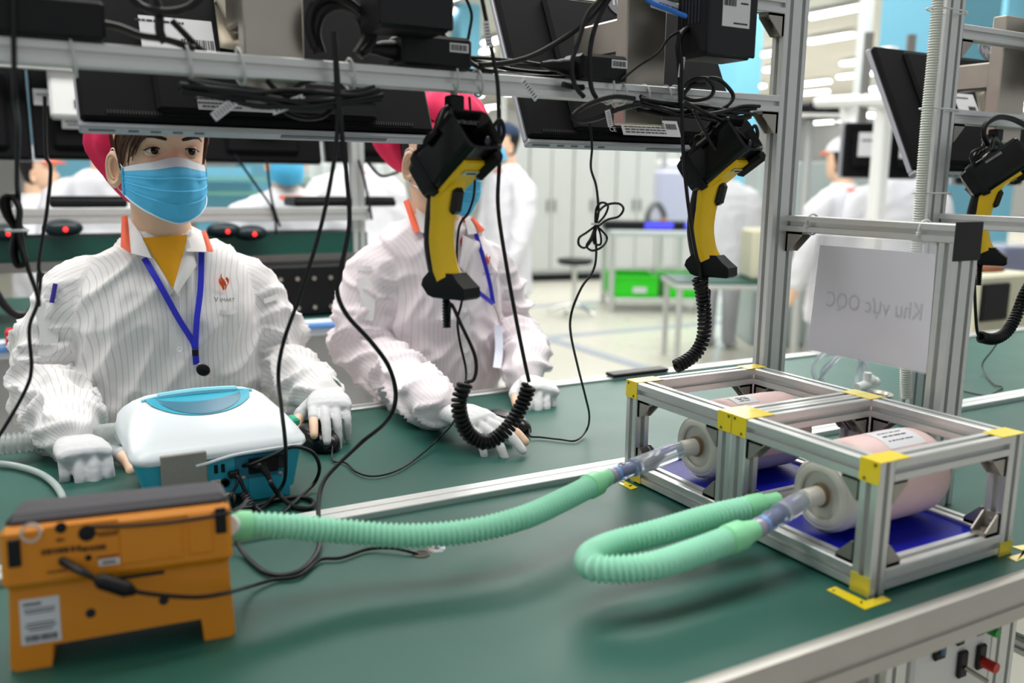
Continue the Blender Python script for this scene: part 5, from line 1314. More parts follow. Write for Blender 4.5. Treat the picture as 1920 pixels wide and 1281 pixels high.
def flap(parent, name, m, chest, corners, off=.010, nu=10, nv=8, th=.0016):
    """cloth patch through four pixel corners (tl, tr, br, bl), lying just in front of the jacket"""
    P = [chest(x, y, off) for x, y in corners]
    b = MB()
    for d in (0, th):
        b.grid(lambda u, v: P[0].lerp(P[1], u).lerp(P[3].lerp(P[2], u), v) + (CAMP - P[0]).normalized() * (.006 * math.sin(math.pi * u) * math.sin(math.pi * v) - d), nu, nv)
    return b.build(name, m, parent, True, 60)
def ribbon(parent, name, m, pts, wd, chest, off=.006):
    q = spline([chest(x, y, off) for x, y in pts], 5); b = MB()
    side = V((1, -.15, 0)).normalized(); vs = []; fs = []
    for i, p in enumerate(q):
        d = (q[min(i + 1, len(q) - 1)] - q[max(i - 1, 0)]).normalized(); s = d.cross((CAMP - p).normalized()).normalized() * wd / 2
        vs += [p - s, p + s]
    n = len(q)
    for i in range(n - 1): fs.append((2 * i, 2 * i + 1, 2 * i + 3, 2 * i + 2))
    b.add(vs, fs); nrm = (CAMP - q[0]).normalized() * .001; b.add([v - nrm for v in vs], fs)
    return b.build(name, m, parent, True, 60)
def logo(parent, c, ex, ez, s):
    n = ez.cross(ex); fl = [
        [(-.30, .55), (-.22, .30), (.10, -.05), (.16, -.45), (.02, -.62), (-.12, -.30), (-.34, .05), (-.38, .30)],
        [(-.12, .95), (-.14, .62), (.22, .18), (.34, -.18), (.30, -.40), (.18, -.62), (.20, -.25), (-.08, .12), (-.24, .42), (-.22, .72)],
        [(.30, .62), (.52, .40), (.52, .08), (.36, -.22), (.42, .08), (.30, .26), (.20, .42)]]
    b = MB()
    for k, poly in enumerate(fl): b.prism([(x * s, y * s) for x, y in poly], c, ex, ez, .0006 if ex.cross(ez).dot(CAMP - c) > 0 else -.0006)
    return b.build('flame_emblem', mat('emblem_orange', '#ec5a28', .6), parent, False)

# ---- first worker
f1 = V((.14, -.99, -.02)).normalized(); s1 = V((.99, .14, .0)).normalized(); u1 = V((0, -.10, 1)); u1 = (u1 - f1 * u1.dot(f1)); u1 = (u1 - s1 * u1.dot(s1)).normalized()
hc1 = at(299, 281, Y=1.13)
H1 = Matrix(((s1.x, f1.x, u1.x, hc1.x), (s1.y, f1.y, u1.y, hc1.y), (s1.z, f1.z, u1.z, hc1.z), (0, 0, 0, 1)))
n1 = at(306, 446, Y=1.165)
tor1 = [(n1.z + .010, n1.x, 1.175, .056, .050), (n1.z - .004, n1.x, 1.18, .070, .058), (n1.z - .018, n1.x, 1.185, .104, .072), (.292, -.543, 1.185, .140, .084), (.262, -.545, 1.185, .160, .096), (.2, -.545, 1.18, .170, .110), (.1, -.545, 1.18, .168, .112), (0, -.545, 1.185, .170, .112), (-.3, -.545, 1.19, .180, .118)]
wl = V((-.734, .925, .042)); wr = V((-.322, .940, .060))
arms1 = [([V((-.630, 1.19, .262)), V((-.690, 1.20, .228)), V((-.738, 1.21, .14)), V((-.760, 1.19, .065)), V((-.742, 1.07, .055)), wl], [.050, .066, .066, .065, .058, .046]),
         ([V((-.455, 1.19, .262)), V((-.398, 1.20, .228)), V((-.352, 1.20, .14)), V((-.330, 1.18, .070)), V((-.322, 1.06, .055)), wr], [.050, .066, .064, .061, .054, .042])]
ML1 = frame_from(wl + V((.002, -.014, -.006)), V((.12, -.97, -.02)), V((.05, .0, 1)))
MR1 = frame_from(wr + V((.004, -.016, .004)), V((-.24, -.97, -.06)), V((.0, -.06, 1)))
fist = [(50, 62, 40), (54, 66, 40), (56, 68, 40), (58, 66, 40)]
w1, _, ch1 = worker(dict(label='worker in white striped jacket and pink cap standing behind the ventilator', neck=n1, torso=tor1, yaw=.02, arms=arms1, head=H1, seed=3, cloth=JK1, glove=GLOVE, cuffcol=mat('glove_cuff_green', '#cfe0d4', .8),
    hands=[(ML1, True, fist, ((52, -8), (24, -18), (0, -20)), ('thumb',), {'spread': .8, 'scale': .98}),
           (MR1, False, [(6, 16, 12), (8, 18, 14), (22, 36, 24), (28, 42, 26)], ((48, -20), (20, -24), (4, -20)), (0, 'thumb'), {'scale': .95, 'spread': .7})],
    hair=HAIR, capm=CAPP, bag=((-.036, -.080, .002), (.070, .062, .106)), gaze=.10,
    strands=[dict(n=26, a=[(-.004, .078), (-.034, .060), (-.058, .034), (-.0685, .0), (-.068, -.045)], b=[(.022, .078), (.008, .060), (-.016, .044), (-.036, .030), (-.048, .020)]),
             dict(n=14, a=[(-.045, .070), (-.064, .045), (-.0702, .01), (-.0695, -.03), (-.066, -.06)], b=[(-.030, .072), (-.056, .05), (-.068, .02), (-.069, -.015), (-.0675, -.035)]),
             dict(n=9, a=[(.045, .075), (.062, .050), (.070, .020), (.0705, -.01), (.0695, -.04)], b=[(.055, .070), (.068, .045), (.0728, .015), (.0712, -.02), (.070, -.055)])]))

def clothing_details(t, ch, c):
    """collar, shirt, lanyard, emblem, buttons, all lying on the jacket front"""
    for name, m, q, off in c['flaps']: flap(t, name, m, ch, q, off)
    for name, m, q, wd, off in c['ribbons']: ribbon(t, name, m, q, wd, ch, off)
    for px, py in c['buttons']:
        p = ch(px, py, .006); d = (CAMP - p).normalized()
        part('button', WHITEP, t, lambda b: b.lathe(p, d, [(0, .0052), (.0012, .0055), (.0016, .0045), (.0012, .003)], 18))
clothing_details(w1, ch1, dict(
    flaps=[('shirt_front', SHIRTY, ((266, 446), (352, 440), (330, 541), (324, 541)), .017),
           ('lapel', JK1, ((352, 446), (369, 498), (332, 552), (325, 540)), .020),
           ('lapel', JK1, ((280, 486), (288, 484), (327, 545), (316, 556)), .013),
           ('collar', CLOTHW, ((238, 404), (262, 436), (285, 485), (243, 474)), .024),
           ('collar', CLOTHW, ((352, 420), (380, 434), (400, 472), (349, 472)), .025),
           ('collar_trim', CORAL, ((228, 406), (239, 404), (245, 475), (226, 463)), .0265),
           ('collar_trim', CORAL, ((377, 434), (386, 432), (400, 470), (388, 472)), .0275)],
    ribbons=[('lanyard_strap', LANY, [(270, 484), (300, 535), (335, 598), (360, 638), (366, 654)], .0105, .012),
             ('lanyard_strap', LANY, [(378, 473), (376, 540), (369, 600), (366, 654)], .0105, .011),
             ('lanyard_tail', LANY, [(366, 652), (367, 668), (368, 684)], .011, .015),
             ('placket', CLOTHW, [(326, 556), (328, 640), (332, 760)], .020, .002),
             ('chest_slit', CLOTHW, [(412, 584), (428, 587), (442, 583)], .007, .004),
             ('pen_loop', CLOTHW, [(82, 556), (98, 557), (115, 556)], .008, .005),
             ('sleeve_pocket', CLOTHW, [(80, 575), (92, 620), (88, 668)], .030, .003),
             ('sleeve_flap', CLOTHW, [(495, 565), (510, 560), (522, 556)], .010, .004)],
    buttons=[(337, 656), (331, 738)]))
p = ch1(366, 661, .017); part('lanyard_clip', BLKP, w1, lambda b: b.box(p, (.011, .004, .013), bev=.001))
k0 = ch1(368, 684, .016); k1 = ch1(381, 694, .020); k2 = ch1(402, 712, .014)
part('key_ring', STEEL, w1, lambda b: b.tube([k0.lerp(k1, .35) + V((.005 * math.cos(a), 0, .005 * math.sin(a))) for a in [i * math.pi / 6 for i in range(12)]], .0007, 6, True))
part('key_head', BLKP, w1, lambda b: b.sphere(k1, (.013, .004, .011), 14, 10, Matrix.Rotation(.6, 3, 'Y')))
part('key_blade', STEEL, w1, lambda b: b.tube([k1.lerp(k2, .35), k2], [.0028, .0016], 6))
lc = ch1(418, 532, .010); ex = (ch1(430, 532, .006) - ch1(406, 532, .006)).normalized(); ez = V((0, 0, 1)); ez = (ez - ex * ez.dot(ex)).normalized()
logo(w1, lc, ex, ez, .021)
tc1 = ch1(422, 562, .012)
part('emblem_text', mat('dark_ink', '#3c3c44', .6), w1, lambda b: [add_text(b, 'V', .0130, tc1 - ex * .0165, ex, ez), add_text(b, 'SMART', .0092, tc1 + ex * .0035 - ez * .001, ex, ez)], False)
pn0, pn1 = ch1(104, 532, .008), ch1(97, 568, .008)
part('pen', mat('violet_pen', '#3b2f9c', .35), w1, lambda b: b.tube([pn0, pn1], .004, 10))

# ---- second worker
f2 = V((.30, -.95, -.16)).normalized(); s2 = V((.95, .30, .0)).normalized(); u2 = V((0, 0, 1)); u2 = (u2 - f2 * u2.dot(f2)); u2 = (u2 - s2 * u2.dot(s2)).normalized()
hc2 = at(826, 282, Y=1.19)
H2 = Matrix(((s2.x, f2.x, u2.x, hc2.x), (s2.y, f2.y, u2.y, hc2.y), (s2.z, f2.z, u2.z, hc2.z), (0, 0, 0, 1)))
n2 = at(822, 410, Y=1.23); cx2_ = n2.x
tor2 = [(n2.z + .010, cx2_, 1.24, .056, .050), (n2.z - .004, cx2_, 1.245, .070, .058), (n2.z - .022, cx2_ - .004, 1.25, .110, .072), (n2.z - .055, cx2_ - .004, 1.25, .150, .086), (n2.z - .09, cx2_, 1.25, .165, .098), (.2, cx2_, 1.25, .165, .112), (.1, cx2_ + .004, 1.25, .150, .115), (0, cx2_ + .004, 1.25, .152, .115), (-.3, cx2_, 1.25, .165, .118)]
wl2 = at(822, 766, Z=.052); wr2 = V((.128, .980, .042))
sz = n2.z
arms2 = [([V((cx2_ - .085, 1.24, sz - .085)), V((cx2_ - .150, 1.23, sz - .125)), V((cx2_ - .180, 1.23, sz - .22)), V((cx2_ - .178, 1.22, .075)), V((-.125, 1.08, .052)), wl2], [.052, .068, .066, .064, .056, .043]),
         ([V((cx2_ + .085, 1.27, sz - .085)), V((cx2_ + .150, 1.28, sz - .125)), V((cx2_ + .195, 1.28, sz - .20)), V((cx2_ + .200, 1.25, .085)), V((.200, 1.10, .06)), wr2], [.052, .066, .062, .060, .053, .041])]
dh2 = V((.36, -.93, -.06))
ML2 = frame_from(wl2 + dh2.normalized() * .016, dh2, V((.02, -.02, 1)))
MR2 = frame_from(wr2 + V((.0, -.015, -.006)), V((-.15, -.97, -.04)), V((.22, .0, 1)))
w2, _, ch2 = worker(dict(label='worker in pinkish striped jacket and pink cap behind the hanging scanner', neck=n2, torso=tor2, yaw=.18, arms=arms2, head=H2, seed=9, cloth=JK2, glove=GLOVEW, cuffcol=mat('glove_cuff_mint', '#9fd8bd', .8),
    hands=[(ML2, True, [(6, 14, 10), (8, 16, 12), (16, 24, 16), (22, 28, 18)], ((38, -14), (14, -16), (0, -14)), (0,), {'scale': .98}),
           (MR2, False, fist, ((44, -22), (6, -28), (-16, -26)), ('thumb',), {'spread': 1.0, 'scale': .95})],
    hair=HAIRB, capm=CAPP, bag=((-.030, -.105, -.005), (.060, .052, .060)), gaze=.1,
    strands=[dict(n=14, a=[(-.02, .078), (-.045, .066), (-.062, .045), (-.0695, .02), (-.070, -.01)], b=[(-.045, .078), (-.060, .06), (-.069, .035), (-.0708, .01), (-.069, -.03)]),
             dict(n=6, a=[(.055, .075), (.066, .055), (.072, .03), (.0715, .0), (.069, -.04)], b=[(.060, .072), (.069, .05), (.0735, .025), (.072, -.01), (.0695, -.05)])]))
clothing_details(w2, ch2, dict(
    flaps=[('shirt_front', REDSH, ((852, 395), (882, 400), (872, 462), (864, 462)), .005),
           ('collar', CLOTHW, ((776, 356), (800, 380), (816, 436), (784, 436)), .016),
           ('collar', CLOTHW, ((868, 398), (886, 408), (908, 436), (878, 440)), .013),
           ('collar_trim', CORAL, ((756, 378), (767, 372), (788, 434), (776, 436)), .017),
           ('collar_trim', CORAL, ((882, 410), (888, 406), (910, 432), (898, 437)), .015),
           ('lapel', JK2, ((868, 440), (890, 452), (872, 510), (862, 500)), .007)],
    ribbons=[('lanyard_strap', LANY, [(796, 437), (830, 475), (875, 530), (910, 558), (925, 570)], .0095, .010),
             ('lanyard_strap', LANY, [(892, 438), (905, 480), (918, 530), (925, 570)], .0095, .010),
             ('placket', CLOTHW, [(868, 510), (872, 600), (875, 700)], .020, .002),
             ('badge_sleeve', mat('badge_grey', '#c3c9d6', .2), [(933, 610), (936, 650), (932, 690)], .018, .012),
             ('pen_loop', CLOTHW, [(668, 502), (683, 503), (697, 502)], .008, .005),
             ('sleeve_pocket', CLOTHW, [(680, 520), (690, 560), (686, 600)], .030, .003)],
    buttons=[(872, 582), (873, 658)]))
kk = [ch2(926, 572, .012), ch2(933, 590, .014), ch2(936, 604, .013)]
part('badge_clip', STEEL, w2, lambda b: b.tube(spline(kk), .0018, 8))
lc = ch2(914, 488, .010); ex = (ch2(922, 488, .006) - ch2(906, 488, .006)).normalized(); ez = V((0, 0, 1)); ez = (ez - ex * ez.dot(ex)).normalized()
logo(w2, lc, ex, ez, .0165)
tc2 = ch2(917, 514, .012)
part('emblem_text', MATS['dark_ink'], w2, lambda b: [add_text(b, 'V', .0130, tc2 - ex * .0165, ex, ez), add_text(b, 'SMART', .0092, tc2 + ex * .0035 - ez * .001, ex, ez)], False)
# ------------------------------------------------------------------ second production line behind the workers
EY0 = at(590, 604, Z=0).y            # its near edge
LX1 = at(770, 600, Z=0).x; LXC = (-3.8 + LX1) / 2; LXW = LX1 + 3.8
ln2 = thing('conveyor_table', 'second green-topped conveyor table behind the two workers', 'conveyor', (0, EY0 + .5, FZ))
part('belt', BELT, ln2, lambda b: b.box((LXC, EY0 + .52, -.006), (LXW, .96, .012)), False)
part('edge_rail', mat('blue_white_rail', '#cfd8e4', .4, .2, .03), ln2, lambda b: b.box((LXC, EY0 + .02, -.02), (LXW, .04, .05), bev=.006))
part('blue_hose_line', mat('blue_line', '#5b8fd0', .4), ln2, lambda b: b.tube(spline([(-3.6, EY0 - .008, -.012), (-1.2, EY0 - .012, -.018), (-.3, EY0 - .01, -.006), (LX1, EY0 - .012, -.02)]), .010, 8))
part('apron', mat('apron_grey', '#b7b8ba', .6), ln2, lambda b: b.box((LXC, EY0 + .10, -.30), (LXW - .1, .02, .48)), False)
for x in (-3.4, -1.9, -.6, LX1 - .06):
    for y in (EY0 + .05, EY0 + .95): part('leg', ALU, ln2, lambda b: b.profile((x, y, FZ), (x, y, -.01), (1, 0, 0), .05, .05), False)
SHY = EY0 + .30; shz = at(365, 403, Y=SHY).z
sh2 = thing('shelf_rack', 'aluminium shelf rack with keyboards on the second line', 'rack', (0, SHY, 0))
part('front_rail', ALU, sh2, lambda b: b.profile((-3.6, SHY, shz), (LX1, SHY, shz), (0, 1, 0), .045, .045), False)
part('shelf_board', BELT, sh2, lambda b: b.box((LXC, SHY + .18, shz - .012), (LXW, .34, .02)), False)
part('lower_board', BELT, sh2, lambda b: b.box((LXC, SHY + .10, shz - .10), (LXW, .20, .07)), False)
part('lower_rail', ALUD, sh2, lambda b: b.box((LXC, SHY - .01, shz - .15), (LXW, .03, .03)), False)
part('monitor_rail', ALU, sh2, lambda b: b.profile((-3.6, SHY + .12, .78), (LX1, SHY + .12, .78), (0, 1, 0), .045, .045), False)
for x in (-3.5, -1.55, LX1 - .03): part('upright', ALU, sh2, lambda b: b.profile((x, SHY + .02, 0), (x, SHY + .02, 1.1), (1, 0, 0), .045, .045), False)
def keyboard(label, px0, px1, py):
    a, b_ = at(px0, py, Y=SHY + .10), at(px1, py, Y=SHY + .10); t = thing('keyboard', label, 'keyboard', ((a.x + b_.x) / 2, SHY + .12, shz + .022))
    zc = shz + .036
    part('case', BLKP, t, lambda b: b.box(((a.x + b_.x) / 2, SHY + .12, zc), (b_.x - a.x, .15, .026), bev=.006))
    part('keys', BLKG, t, lambda b: [b.box((a.x + (b_.x - a.x) * (i + .5) / 18, SHY + .07 + r * .025, zc + .016), ((b_.x - a.x) / 18 * .82, .019, .008)) for i in range(18) for r in range(5)], False)
keyboard('black keyboard on the back shelf left of the first worker', 92, 236, 382)
keyboard('black keyboard on the back shelf between the workers', 545, 733, 384)
def bmon(label, pxl, pxr, pyb, Y, h=.34, box=None, group='monitors hung on the second line', tilt=.2):
    a, c = at(pxl, pyb, Y=Y), at(pxr, pyb, Y=Y); t = thing('monitor', label, 'monitor', ((a.x + c.x) / 2, Y, a.z), group)
    R = Matrix.Rotation(-tilt, 3, 'X'); m_ = V(((a.x + c.x) / 2, Y + math.sin(tilt) * h / 2, a.z + math.cos(tilt) * h / 2))
    part('back_shell', MONB, t, lambda b: b.box(m_, (c.x - a.x, .03, h), R, .006))
    part('bulge', MONB, t, lambda b: b.box(m_ + V((0, -.022, -.02)), ((c.x - a.x) * .6, .03, h * .7), R, .01))
    part('bezel', MONS, t, lambda b: b.box(m_ + V((0, .02, 0)), (c.x - a.x + .006, .012, h + .006), R, .002))
    n_ = R @ V((0, -1, 0)); e = m_ + n_ * .045
    sticker(t, e + R @ V((.0, 0, -h * .20)), (1, 0, 0), R @ V((0, 0, 1)), .10, .035, rows=((0, .005, .08, .004), (0, -.005, .07, .004)))
    sticker(t, m_ + n_ * .017 + R @ V((-(c.x - a.x) * .36, 0, h * .05)), (1, 0, 0), R @ V((0, 0, 1)), .055, .05, rows=((0, .008, .04, .004),))
    if box:
        part('white_box', WHITEP, t, lambda b: b.box(e + R @ V((box, -.02, .06)), (.12, .05, .24), R, .008))
        part('box_slot', INK, t, lambda b: b.box(e + R @ V((box + .01, -.047, -.02)), (.006, .004, .025), R), False)
    return t
bmon('far monitor on the second line at the left edge', -150, 60, 296, SHY + .16)
bmon('far monitor with white box behind the first worker cap', 66, 236, 297, SHY + .16, box=-.02)
bmon('far monitor with white box between the two workers', 378, 602, 303, SHY + .16, box=.02)
bmon('far monitor left of the second worker', 612, 800, 303, SHY + .16, box=.14)
# black chassis with screws
a, c = at(492, 590, Y=EY0 + .12), at(655, 590, Y=EY0 + .12)
chs = thing('equipment_chassis', 'black screw-studded chassis on the second line between the workers', 'chassis', ((a.x + c.x) / 2, EY0 + .2, 0))
part('case', BLKP, chs, lambda b: b.box(((a.x + c.x) / 2 - .2, EY0 + .22, .085), (c.x - a.x + .55, .2, .165), bev=.006))
for i in range(9):
    for z in (.03, .125): part('screw', STEEL, chs, lambda b: b.cyl((a.x - .05 + i * .055, EY0 + .121, z), (a.x - .05 + i * .055, EY0 + .112, z), .007, n=10))
for (px, py) in ((118, 428), (420, 432), (470, 437), (12, 436)):
    p = at(px, py, Y=SHY - .04); t = thing('optical_mouse', 'dark mouse with red glow on the back shelf, %s' % {118: 'left of the first worker', 420: 'at the first worker shoulder', 470: 'right of the first worker shoulder', 12: 'at the left edge'}[px], 'mouse', p)
    part('shell', mat('teal_black', '#13262c', .3), t, lambda b: b.sphere(p, (.055, .035, .026), 16, 10))
    part('red_led', MATS['red_led'], t, lambda b: b.sphere(p + V((.005, -.034, -.002)), .007, 10, 8))
cable('back_lead', 'dark lead drooping between the far monitors', [at(690, 305, Y=SHY), at(715, 330, Y=SHY), at(748, 322, Y=SHY)], .006)
cable('back_lead', 'thin dark lead hanging from the far monitor', [at(500, 300, Y=SHY - .03), at(505, 345, Y=SHY - .03), at(512, 385, Y=SHY - .03), at(525, 425, Y=SHY - .03)], .004)
cable('back_lead', 'dark lead crossing from far monitor to the shelf', [at(440, 290, Y=SHY - .03), at(475, 340, Y=SHY - .03), at(512, 395, Y=SHY - .03), at(518, 440, Y=SHY - .03)], .004)
cable('back_lead', 'dark lead falling right of the far monitors', [at(672, 300, Y=SHY - .03), at(685, 345, Y=SHY - .03), at(697, 412, Y=SHY - .03)], .005)
rc = at(30, 632, Y=EY0 - .02); tag(MB().box(rc, (.05, .05, .045), bev=.006).build('red_clip', mat('red_cap2', '#d3222c', .4), None, loc=rc), 'red clip on the second line rail at the left edge', 'clip')
cable('coil_lead', 'thick black coiled lead drooping at the far left', [at(-10, 545, Y=1.9), at(8, 572, Y=1.9), at(30, 590, Y=1.9), at(55, 588, Y=1.9), at(72, 560, Y=1.9), at(77, 512, Y=1.9)], .010)
# glass shelf rack and pale panels further back
gx = at(430, 340, D=6.0)
rk = thing('glass_rack', 'wire rack with glass shelves behind the second line', 'rack', (gx.x, gx.y, FZ))
for dx in (-.4, 1.0): part('upright', ALU, rk, lambda b: b.cyl((gx.x + dx, gx.y, FZ), (gx.x + dx, gx.y, .9), .015, n=8))
for py in (335, 362): 
    z = at(430, py, D=6).z; part('shelf', mat('glass_green', '#7fb9a4', .1, 0, .02, alpha=.6), rk, lambda b: b.box((gx.x + .3, gx.y, z), (1.6, .3, .02)), False)
part('blue_panel', BLUEW, rk, lambda b: b.box((gx.x + .0, gx.y + .2, .2), (.38, .03, .62)), False)
part('white_panel', WALLM, rk, lambda b: b.box((gx.x + .9, gx.y + .2, .2), (.9, .03, 1.0)), False)
for i in range(7):
    q = V((gx.x + .55 + i * .1, gx.y - .02, at(430, 335, D=6).z + .075)); tag(MB().lathe(q - V((0, 0, .065)), (0, 0, 1), [(0, .03), (.09, .03), (.11, .012), (.13, .012)], 12).build('bottle', mat('bottle_white', '#dfe3e4', .3), None, loc=q - V((0, 0, .065))), 'small white bottle in a row on the glass rack', 'bottle', 'white bottles on the glass rack')

# ------------------------------------------------------------------ people further back
COATW = mat('coat_white', '#e2e3ea', .75, 0, .04, 40, .2, 300); CAPW = mat('cap_white', '#dfe0e4', .75, 0, .03, 40); CAPN = mat('cap_navy', '#1e3350', .75, 0, .03, 40)
def bystander(label, px, py, D, ang, capm=None, mask=False, trim=True, hairm=HAIRB, lean=0.0, arms='down'):
    hc = at(px, py, D=D); f = V((math.cos(ang), math.sin(ang), 0)); s = V((f.y, -f.x, 0)); u = V((0, 0, 1))
    M = Matrix(((s.x, f.x, 0, hc.x), (s.y, f.y, 0, hc.y), (0, 0, 1, hc.z), (0, 0, 0, 1)))
    t = thing('person', label, 'person', (hc.x, hc.y, FZ))
    def body(b):
        hb = MB(M); head_shape(hb); ear(hb, 1); ear(hb, -1); b.v += hb.v; b.f += hb.f
        chain(b, [M @ V((0, -.02, -.05)), M @ V((0, -.03, -.16)), M @ V((0, -.03 - lean, -.3))], [.052, .055, .07], 14)
        for sg in (-1, 1):
            if arms == 'fwd': chain(b, [M @ V((sg * .02, -.03, -.25)), M @ V((sg * .18, .0, -.36)), M @ V((sg * .20, .16, -.50)), M @ V((sg * .10, .36, -.51)), M @ V((sg * .07, .44, -.52))], [.03, .03, .03, .034, .02], 10)
            else: chain(b, [M @ V((sg * .02, -.03, -.25)), M @ V((sg * .21, -.02, -.36)), M @ V((sg * .25, .04, -.68)), M @ V((sg * .25, .08, -.78)), M @ V((sg * .25, .10, -.84))], [.03, .03, .03, .034, .02], 10)
    bd = part('body', SKIN, t, body, True, 80)
    j = MB(M); R_ = []
    for z, hw, hd, o in ((-.145, .065, .055, 0), (-.165, .12, .075, 0), (-.20, .17, .09, .3), (-.26, .195, .105, .6), (-.42, .20, .125, 1), (-.62, .19, .13, 1), (-.95, .21, .14, 1)):
        R_.append([V((hw * math.cos(a), -.03 - lean * o + hd * math.sin(a), z)) for a in [i * math.pi / 12 for i in range(24)]])
    loft(j, R_)
    for sg in (-1, 1):
        if arms == 'fwd': pts = [(sg * .14, -.03 - lean, -.24), (sg * .21, -.02 - lean, -.30), (sg * .24, .04, -.46), (sg * .20, .18, -.50), (sg * .15, .27, -.50)]
        else: pts = [(sg * .14, -.03 - lean, -.24), (sg * .21, -.03 - lean, -.30), (sg * .24, -.02 - lean * .5, -.46), (sg * .25, .02, -.60), (sg * .25, .05, -.72)]
        chain(j, [V(p) for p in pts], [.06, .075, .068, .058, .046], 14)
    jv = MB(); jv.v = j.v; jv.f = j.f; co, no, fs = remeshed(jv, .016, 5)
    dd = np.array([.012 * (1 - abs(noise.noise((p[0] * 8, p[1] * 8 + px, p[2] * 9)))) ** 3 for p in co]); raw('jacket', co + no * dd[:, None], fs, COATW, t)
    if trim:
        part('collar', CLOTHW, t, lambda b: b.lathe(M @ V((0, -.03, -.17)), (0, 0, 1), [(0, .085), (.035, .070), (.04, .066)], 20, False))
        part('collar_trim', CORAL, t, lambda b: b.lathe(M @ V((0, -.03, -.178)), (0, 0, 1), [(0, .096), (.014, .088)], 20, False))
    part('hair', hairm, t, lambda b: b.grid(lambda i, jj: (lambda a, u_: (lambda p: p + V((p.x, p.y, 0)).normalized() * .006)(head_pt(a, max(u_, .05) if math.cos(a) > -.1 else u_)))(i * 2 * math.pi, -.08 + .19 * jj), 32, 12, True), M=M)
    if capm:
        part('cap_crown', capm, t, lambda b: b.grid(lambda i, jj: (lambda p, k, u_: V((p.x * 1.1 * k, p.y * 1.1 * k, u_)))(head_pt(i * 2 * math.pi, .045), math.cos(jj * math.pi / 2), .045 + .085 * math.sin(jj * math.pi / 2)), 32, 10, True), M=M)
        part('cap_brim', CORAL if capm is CAPW else capm, t, lambda b: [b.grid(lambda i, jj: V(((.075 + .01 * jj) * math.sin(math.radians(-70 + 140 * i)), (.085 + .07 * jj) * math.cos(math.radians(-70 + 140 * i)), .05 - .018 * jj + o_)), 15, 4) for o_ in (0, .004)], M=M)
    if mask:
        part('face_mask', MASKB, t, lambda b: b.grid(lambda u_, v: V((.07 * math.sin((u_ * 2 - 1) * 1.25) / .95, .10 - .075 * (u_ * 2 - 1) ** 2 + .01 * math.sin(v * 3.14) - .02 * v * v, -.02 - .012 * (u_ * 2 - 1) ** 2 + (-.105 + .04 * (u_ * 2 - 1) ** 2) * v)), 17, 12), M=M)
    for sg in (-1, 1):
        hx = M @ V((sg * .09, -.04, 0))
        part('trouser_leg', mat('pale_trousers', '#b9bcc4', .8), t, lambda b: chain(b, [V((hx.x, hx.y, hc.z - .85)), V((hx.x, hx.y, FZ + .45)), V((hx.x, hx.y, FZ + .07))], [.10, .075, .055], 12))
        part('shoe', WHITEP, t, lambda b: b.sphere((hx.x + f.x * .05, hx.y + f.y * .05, FZ + .04), (.07, .07, .04), 12, 8))
    return t
face = lambda px, off=0: math.atan2(*(lambda d: (-d.y, -d.x))(at(px, 330, D=3) - CAMP)) + off
bystander('worker with blue mask facing us behind the second line', 536, 292, 3.75, face(540, .15), None, True, arms='fwd')
bystander('worker in white cap with coral brim turned sideways at far left', 72, 318, 4.9, face(75, 1.3), CAPW, False)
bystander('stooping worker in white coat behind the first worker', 190, 262, 4.3, face(180, math.pi), None, False, False, lean=-.05)
bystander('worker in white coat with back turned left of the second worker', 662, 262, 4.9, face(655, math.pi + .3), CAPW, False)
bystander('man in navy cap and blue mask walking beyond the scanner', 945, 268, 5.6, face(950, -1.1), CAPN, True)
bystander('person in white coat behind the scanner beside the post', 1366, 305, 7.2, face(1360, math.pi - .3), CAPW, False, False)
bystander('worker in white cap bending over the far right station', 1578, 300, 5.2, face(1590, math.pi + .9), CAPW, False)
bystander('worker in white coat seen from behind beside the grey conduit', 1690, 285, 5.0, face(1690, math.pi), CAPW, False, False)

# ------------------------------------------------------------------ cabinets along the far aisle
CABM = mat('cabinet_grey', '#c3c6c4', .5, 0, .03, 6); CABH = mat('cabinet_handle', '#8f9392', .4, .4)
c0 = at(905, 531, Z=FZ); c1 = at(1300, 520, Z=FZ); cdx = (c1 - c0); cdx.z = 0; L = cdx.length; e = cdx.normalized(); nb = V((e.y, -e.x, 0))
if nb.dot(CAMP - c0) < 0: nb = -nb
Rz = Matrix((e, -nb, V((0, 0, 1)))).transposed(); nC = 5
for i in range(nC):
    cc = c0 + e * L * (i + .5) / nC - nb * .3; cc.z = FZ; wdt = L / nC - .01; hgt = at(1100, 262, D=(cc - CAMP).dot(_f)).z - FZ + .05
    t = thing('cabinet', 'tall grey cabinet by the far aisle, %s from the left' % ('first second third fourth fifth'.split()[i]), 'cabinet', cc, 'tall grey cabinets')
    part('body', CABM, t, lambda b: b.box(cc + V((0, 0, hgt / 2)), (wdt, .55, hgt), Rz, .01))
    for sg in (-1, 1):
        dr = part('door', CABM, t, lambda b: b.box(cc + nb * .285 + e * sg * wdt * .25 + V((0, 0, hgt / 2 + .05)), (wdt * .48, .03, hgt - .2), Rz, .008))
        part('handle', CABH, dr, lambda b: b.box(cc + nb * .31 + e * sg * .05 + V((0, 0, hgt * .52)), (.03, .03, .16), Rz, .005))
    part('plinth', BLKP, t, lambda b: b.box(cc + nb * .2 + V((0, 0, .05)), (wdt, .2, .1), Rz))
nt_ = at(1135, 320, D=(c0 + cdx * .5 - CAMP).dot(_f) - .05)
o = tag(MB().box(nt_, (.26, .01, .32), Rz).build('wall_note', PAPER, None, False, loc=nt_), 'white paper note with yellow dot on the cabinets', 'note')
part('yellow_dot', YTAPE, o, lambda b: b.cyl(nt_ + V((0, 0, .22)), nt_ + V((0, 0, .22)) + nb * .02, .06, n=16))

